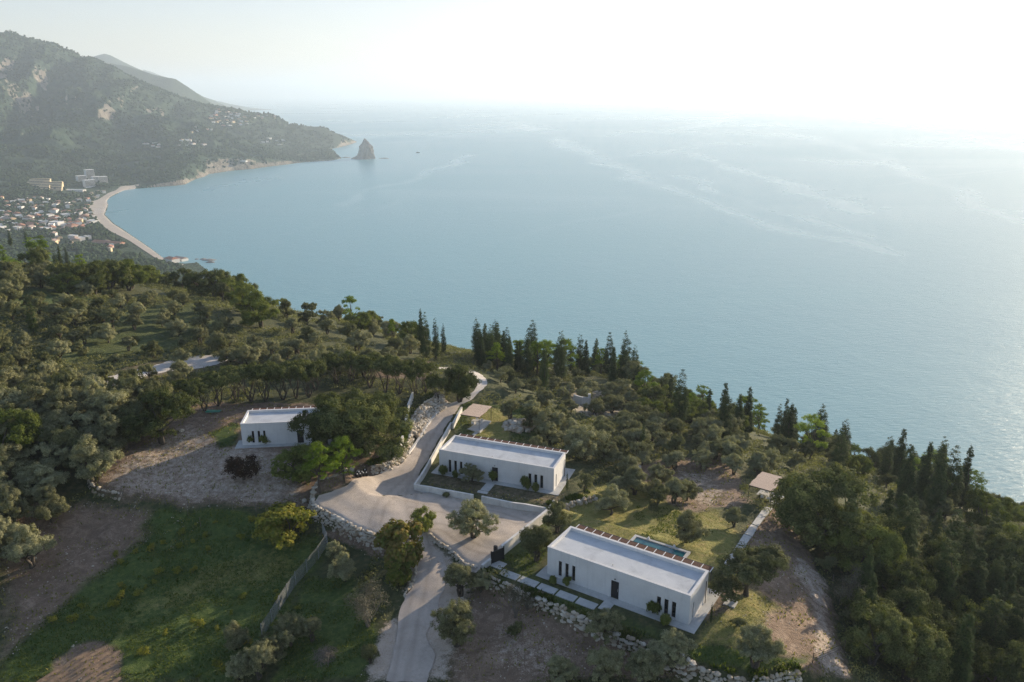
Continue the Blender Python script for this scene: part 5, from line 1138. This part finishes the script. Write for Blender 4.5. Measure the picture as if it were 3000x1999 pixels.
NH=len(placedT); OL=('olive',5,'silvery olive',.95,1.12); OD=('olive_dark',3,'dark evergreen',.95,1.1,'evergreen_tree'); OK=('oak',2,'dark oak',1.4,1.05); CY=('cypress',2,'slim cypress',1.8,1.25); CW=('cypress_wide',4,'ragged dark cypress',1.65,1.15); PN=('pine',1,'bright green pine',1.5,1.0); SH=('shrub',2,'dark shrub',.4,1.2); BR=('broad',1,'green broadleaf tree',1.3,1.05)
w=lambda t,k:(t[0],k,*t[2:])
fill([(-60,560),(60,560),(200,600),(210,660),(100,640),(-60,640)],[w(PN,4),w(CW,3),w(CY,2),w(OK,1)],6.0,(6,7.5),"of the far left wood",1,46)
fill([(-60,640),(100,640),(210,650),(330,640),(330,670),(150,690),(60,720),(-60,730)],[OL,w(OD,4),w(OK,2),w(BR,2)],4.6,(5,7.5),"of the trees above the left meadow",2,60)
fill([(330,650),(480,655),(560,690),(600,760),(500,740),(380,690),(330,680)],[w(OK,4),w(BR,3),w(OD,2)],4.2,(5.5,7.5),"of the ridge by the umbrella tree",3,70)
fill([(480,660),(700,690),(860,740),(990,790),(1030,845),(880,840),(740,812),(620,800),(640,740),(560,690)],[w(OL,6),w(OD,5),w(OK,1),w(BR,1)],3.5,(4.2,6.2),"of the wood sloping to the sea",4,170)
fill([(0,700),(140,700),(270,740),(250,790),(150,830),(90,900),(60,960),(0,960)],[w(OL,3),w(OD,5),w(SH,2)],4.6,(3.6,5.4),"of the slope below the left meadow",5,40)
fill([(210,740),(300,720),(560,810),(640,840),(520,850),(400,855),(330,830),(270,860),(150,900),(100,950),(90,880)],[w(OL,4),w(SH,4),w(OD,2)],6.5,(3.2,4.6),"of the dark left field",6,46)
fill([(380,690),(520,750),(520,780),(400,760),(300,730),(250,690)],[w(OL,5),w(OD,2)],5.5,(3,4.4),"of the strip between the left meadows",16,22)
fill([(450,790),(640,810),(860,840),(900,860),(780,880),(560,850)],[w(OL,6),w(OD,2)],4.6,(3.8,5.2),"of the trees behind the clipped row",7,40)
fill([(60,900),(240,885),(420,870),(440,920),(330,945),(200,935),(60,960)],[OL,w(OD,2)],5.2,(3.6,5.0),"of the terraces beside the clipped row",8,32)
fill([(0,960),(60,950),(240,940),(350,930),(390,960),(330,1000),(290,1060),(220,1130),(160,1180),(60,1230),(0,1220)],[w(OL,5),w(OD,6),w(BR,2)],4.3,(6,8.5),"of the thicket beside the dirt yard",9,70)
fill([(0,1190),(60,1230),(90,1280),(60,1330),(0,1330)],[w(OL,3),w(OD,2)],4.5,(6,7.5),"of the group above the dark meadow",10,8)
fill([(-260,900),(-10,880),(-10,1400),(-260,1500)],[OL,w(OD,3),w(OK,1)],7,(5,8),"of the wood beyond the left edge",11,20)
fill([(1120,848),(1160,850),(1200,880),(1330,890),(1450,915),(1500,960),(1400,950),(1330,960),(1260,950),(1180,930),(1150,880),(1130,860)],[w(OL,5),w(SH,1.5),w(OD,2)],4.6,(2.7,4.0),"of the trees above the lane",12,60)
fill([(1150,945),(1260,965),(1350,990),(1480,990),(1640,1010),(1720,1060),(1650,1080),(1480,1075),(1370,1060),(1310,1040),(1240,1010),(1200,1000)],[w(OL,8),w(OD,3)],4.3,(3.8,5.2),"of the grove behind the central villa",13,85)
fill([(1400,900),(1560,935),(1640,975),(1700,1020),(1640,1010),(1500,985),(1400,950)],[w(OL,8),w(OK,.5),w(BR,.5)],4.6,(3.6,4.8),"of the grove under the cypress belt",14,34)
fill([(1340,1075),(1460,1090),(1580,1120),(1620,1150),(1560,1180),(1480,1190),(1430,1180),(1360,1160),(1330,1130)],[w(OL,5),w(OD,3),w(SH,1)],4.2,(3.0,4.6),"of the garden between two villas",15,34)
fill([(1640,1055),(1740,1070),(1830,1075),(1800,1100),(1700,1095),(1640,1080)],[w(OL,5),w(OD,2)],4.2,(3.8,5),"of the bare clearing's far edge",17,22)
# crest above the sea
fill([(1090,815),(1200,840),(1300,858),(1300,880),(1190,865),(1100,845)],[w(CW,5),w(PN,4),w(CY,5)],3.2,(4.2,7.2),"of the crest behind the cypress pair",18,48)
fill([(1290,850),(1420,870),(1480,905),(1450,915),(1300,885)],[w(CW,6),w(CY,6),w(PN,1.5),w(OD,2)],2.9,(4.2,7.6),"of the cypress belt on the crest",19,70)
fill([(1460,895),(1600,950),(1700,990),(1690,1015),(1560,960),(1460,915)],[w(PN,3),w(CW,1),w(BR,3),w(OL,3),w(OD,3)],3.8,(3.6,5),"of the gap with sea behind",20,50)
fill([(1620,970),(1760,1010),(1900,1040),(2040,1085),(2040,1150),(1960,1140),(1840,1075),(1720,1050),(1640,1010)],[w(CW,6),w(CY,4),w(PN,1.5),w(OK,2),w(OD,3)],3.4,(4.6,7.2),"of the belt above the reed canopy",21,120)
fill([(2000,1080),(2140,1120),(2230,1160),(2220,1210),(2080,1200),(1980,1150)],[w(CW,8),w(CY,3),w(PN,1),w(OK,1)],3.3,(6.2,8.8),"of the cypress belt above the sea",22,80)
fill([(1500,905),(1640,960),(1800,1010),(1950,1060),(2100,1110),(2260,1165),(2240,1190),(2080,1150),(1900,1095),(1700,1030),(1500,935)],[w(CW,6),w(CY,6),w(PN,1),w(OD,2)],3.2,(4.6,6.8),"of the spires lining the sea edge",31,80)
fill([(1460,900),(1640,965),(1800,1015),(1950,1065),(2100,1115),(2250,1170),(2100,1175),(1900,1110),(1700,1045),(1480,950)],[w(OD,6),w(OL,2),w(BR,1),w(OK,1)],3.0,(3.0,4.6),"of the scrub lining the sea edge",32,110)
fill([(2060,1190),(2240,1180),(2353,1190),(2420,1200),(2420,1330),(2280,1290),(2130,1290),(2040,1240)],[w(OL,6),w(OD,3),w(BR,2)],4.8,(4,5.6),"of the pale slope at right",23,110)
fill([(2040,1250),(2140,1300),(2300,1290),(2430,1330),(2440,1580),(2080,1600),(1990,1520),(1960,1420),(1940,1330)],[w(CW,5),w(CY,4),w(OK,6),w(OD,3),w(BR,.6)],4.1,(5.2,7.5),"of the dark lower right wood",24,110)
fill([(1880,1260),(1960,1290),(1990,1400),(1960,1440),(1910,1350)],[w(OD,3),w(OL,2),w(SH,3)],3.6,(2.5,4),"of the edge of the dirt track",25,20)
# the same wood carries on outside the frame
fill([(62,40),(110,50),(135,90),(150,130),(120,140),(100,110),(75,80)],[w(CW,6),w(OK,4),w(OD,2)],5.5,(5.5,8),"of the wood beyond the frame",26,70,False)
fill([(20,215),(70,180),(110,150),(125,160),(80,200),(30,235)],[w(OK,3),w(OL,3),w(PN,2)],7,(4,6),"of the steep sea slope",27,30,False)
# --- undergrowth as one mass
def undergrowth():
    g=np.random.default_rng(77); n=42000; x=g.uniform(-190,140,n);y=g.uniform(52,300,n); cv=cover(x,y); s=cv.sum(1)
    px_=x/np.maximum(y,1); ok=(s<.45)&(np.abs(px_)<.9)&(fbm(x/14,y/14,3,8)>.42)
    for A in AV: ok&=poly_sdf(x,y,A)<-1.5
    for H,L,D in ((HA,18.2,5.7),(HB,19.2,6),(HC,18.6,5.8)):
        u,v=to_loc(H,x,y); ok&=~((u>-4)&(u<L+4)&(v>-6)&(v<D+6))
    x,y=x[ok],y[ok]; m=len(x); z=T(x,y); r=g.uniform(.35,1.2,m); c_=np.stack([x,y,z+r*.3],-1); per=34; j=np.repeat(np.arange(m),per); N=m*per
    d=g.normal(0,1,(N,3)); d/=np.linalg.norm(d,axis=1)[:,None]; d[:,2]=abs(d[:,2])*.8; P=c_[j]+d*r[j][:,None]*g.uniform(.5,1.1,N)[:,None]*[1.2,1.2,.8]
    t=g.normal(0,1,(N,3)); a=np.cross(d+.3*t,t); a/=np.linalg.norm(a,axis=1)[:,None]; b=np.cross(d,a); sz=g.uniform(.08,.2,N)[:,None]
    V=np.stack([P-b*sz,P+a*sz*.6,P+b*sz,P-a*sz*.6],1).reshape(-1,3); print('undergrowth',m)
    tag(link('undergrowth',mesh_data('undergrowth',V,np.arange(N*4).reshape(-1,4),M['olive_dark'])),'low scrub covering the slopes between the trees','undergrowth',kind='stuff')
undergrowth()
def grass(name,mat,chan,n,h,seed,label,x0=-75,x1=75,y0=58,y1=150,thr=.4):
    g=np.random.default_rng(seed); x=g.uniform(x0,x1,n);y=g.uniform(y0,y1,n); cv=cover(x,y); ok=(cv[:,chan]>thr)&(fbm(x/2.2,y/2.2,3,seed)>.42); 
    for A in AV: ok&=poly_sdf(x,y,A)<-.4
    for H,L,D in ((HA,18.2,5.7),(HB,19.2,6),(HC,18.6,5.8)):
        u,v=to_loc(H,x,y); ok&=~((u>-1.4)&(u<L+1.5)&(v>-3.6)&(v<D+2.6))
    u,v=to_loc(HA,x,y); ok&=~((u>4.8)&(u<16.6)&(v>8)&(v<14.6))
    x,y=x[ok],y[ok]; m=len(x); z=T(x,y); a=g.uniform(0,6.28,m); hh=h*g.uniform(.4,1.4,m); ww=hh*.5; ln=g.normal(0,.5,(m,2))*hh[:,None]
    B0=np.stack([x-np.cos(a)*ww,y-np.sin(a)*ww,z-.03],-1);B1=np.stack([x+np.cos(a)*ww,y+np.sin(a)*ww,z-.03],-1);Tt=np.stack([x+ln[:,0],y+ln[:,1],z+hh],-1)
    V=np.stack([B0,B1,Tt],1).reshape(-1,3); tag(link(name,mesh_data(name,V,np.arange(m*3).reshape(-1,3),M[mat])),label,'grass',kind='stuff'); print(name,m)
grass('grass','grass',0,420000,.16,5,'lush green grass on the meadow and garden edges')
grass('dry_grass','drygrass',1,260000,.10,6,'yellowing lawn grass beyond the pool and the central villa')
# taller weeds along the boulder walls
def weeds(lines,n,h,seed,name,label,mat='grass'):
    g=np.random.default_rng(seed); P=[]
    for L,off in lines:
        L=np.array(L); s=np.concatenate([[0],np.cumsum(np.linalg.norm(np.diff(L,axis=0),axis=1))]); q=g.uniform(0,s[-1],n); tn=np.gradient(L,axis=0); tn/=np.linalg.norm(tn,axis=1)[:,None]
        x=np.interp(q,s,L[:,0]);y=np.interp(q,s,L[:,1]);tx=np.interp(q,s,tn[:,0]);ty=np.interp(q,s,tn[:,1]); o=off+g.normal(0,.35,n); P.append(np.stack([x-ty*o,y+tx*o],-1))
    P=np.concatenate(P); k=vnoise(P[:,0]*.7,P[:,1]*.7,seed)>.45; P=P[k]; m=len(P); z=T(P[:,0],P[:,1]); a=g.uniform(0,6.28,m); hh=h*g.uniform(.3,1.3,m); ww=hh*.3; ln=g.normal(0,.4,(m,2))*hh[:,None]
    V=np.stack([np.stack([P[:,0]-np.cos(a)*ww,P[:,1]-np.sin(a)*ww,z],-1),np.stack([P[:,0]+np.cos(a)*ww,P[:,1]+np.sin(a)*ww,z],-1),np.stack([P[:,0]+ln[:,0],P[:,1]+ln[:,1],z+hh],-1)],1).reshape(-1,3)
    tag(link(name,mesh_data(name,V,np.arange(m*3).reshape(-1,3),M[mat])),label,'weeds',kind='stuff')
weeds([(W_front,.5),(W_front,.3),(W_road,1.4),(W_road,1.0),(W_grove,1.2)],4500,.4,4,'weeds','green weeds growing on top of the boulder walls')

# loose stones and dry tufts on the bare ground
def loose_stones():
    g=np.random.default_rng(9); n=60000; x=g.uniform(-70,70,n);y=g.uniform(58,135,n); cv=cover(x,y); s=np.maximum(cv[:,2],cv[:,3]); ok=(s>.3)&(fbm(x/3,y/3,3,12)>.52)&(g.random(n)<.28)
    for H,L,D in ((HA,18.2,5.7),(HB,19.2,6),(HC,18.6,5.8)):
        u,v=to_loc(H,x,y); ok&=~((u>-1.5)&(u<L+1.6)&(v>-3.5)&(v<D+2.6))
    x,y=x[ok],y[ok]; r=g.uniform(.03,.11,len(x))*(1+1.2*(g.random(len(x))<.05)); z=T(x,y); V,Fs=blobs(np.stack([x,y,z+r*.15],-1),np.stack([r,r*.8,r*.6],-1),.25,seed=3)
    tag(link('loose_stones',mesh_data('loose_stones',V,Fs,M['stone'])),'loose pale stones scattered on the bare soil','stones',kind='stuff'); print('stones',len(x))
loose_stones()
grass('dry_tufts','drygrass',2,60000,.22,15,'dry tufts of grass on the bare soil',thr=.35)
# ---------------------------------------------------------------- haze
def haze():
    m=bpy.data.materials.new('haze_air'); m.use_nodes=True; t=m.node_tree; t.nodes.remove(t.nodes["Principled BSDF"])
    v=t.nodes.new("ShaderNodeVolumePrincipled"); v.inputs['Density'].default_value=HAZE; v.inputs['Color'].default_value=(.75,.88,1,1); v.inputs['Anisotropy'].default_value=.3
    t.links.new(v.outputs[0],t.nodes["Material Output"].inputs['Volume'])
    b=MB().box(-44000,44000,-2500,44000,-16,720).build('haze',m); tag(b,kind='stuff'); tag(b,'pale blue sea haze filling the air over the bay','haze')
HAZE=1.0e-4
haze()
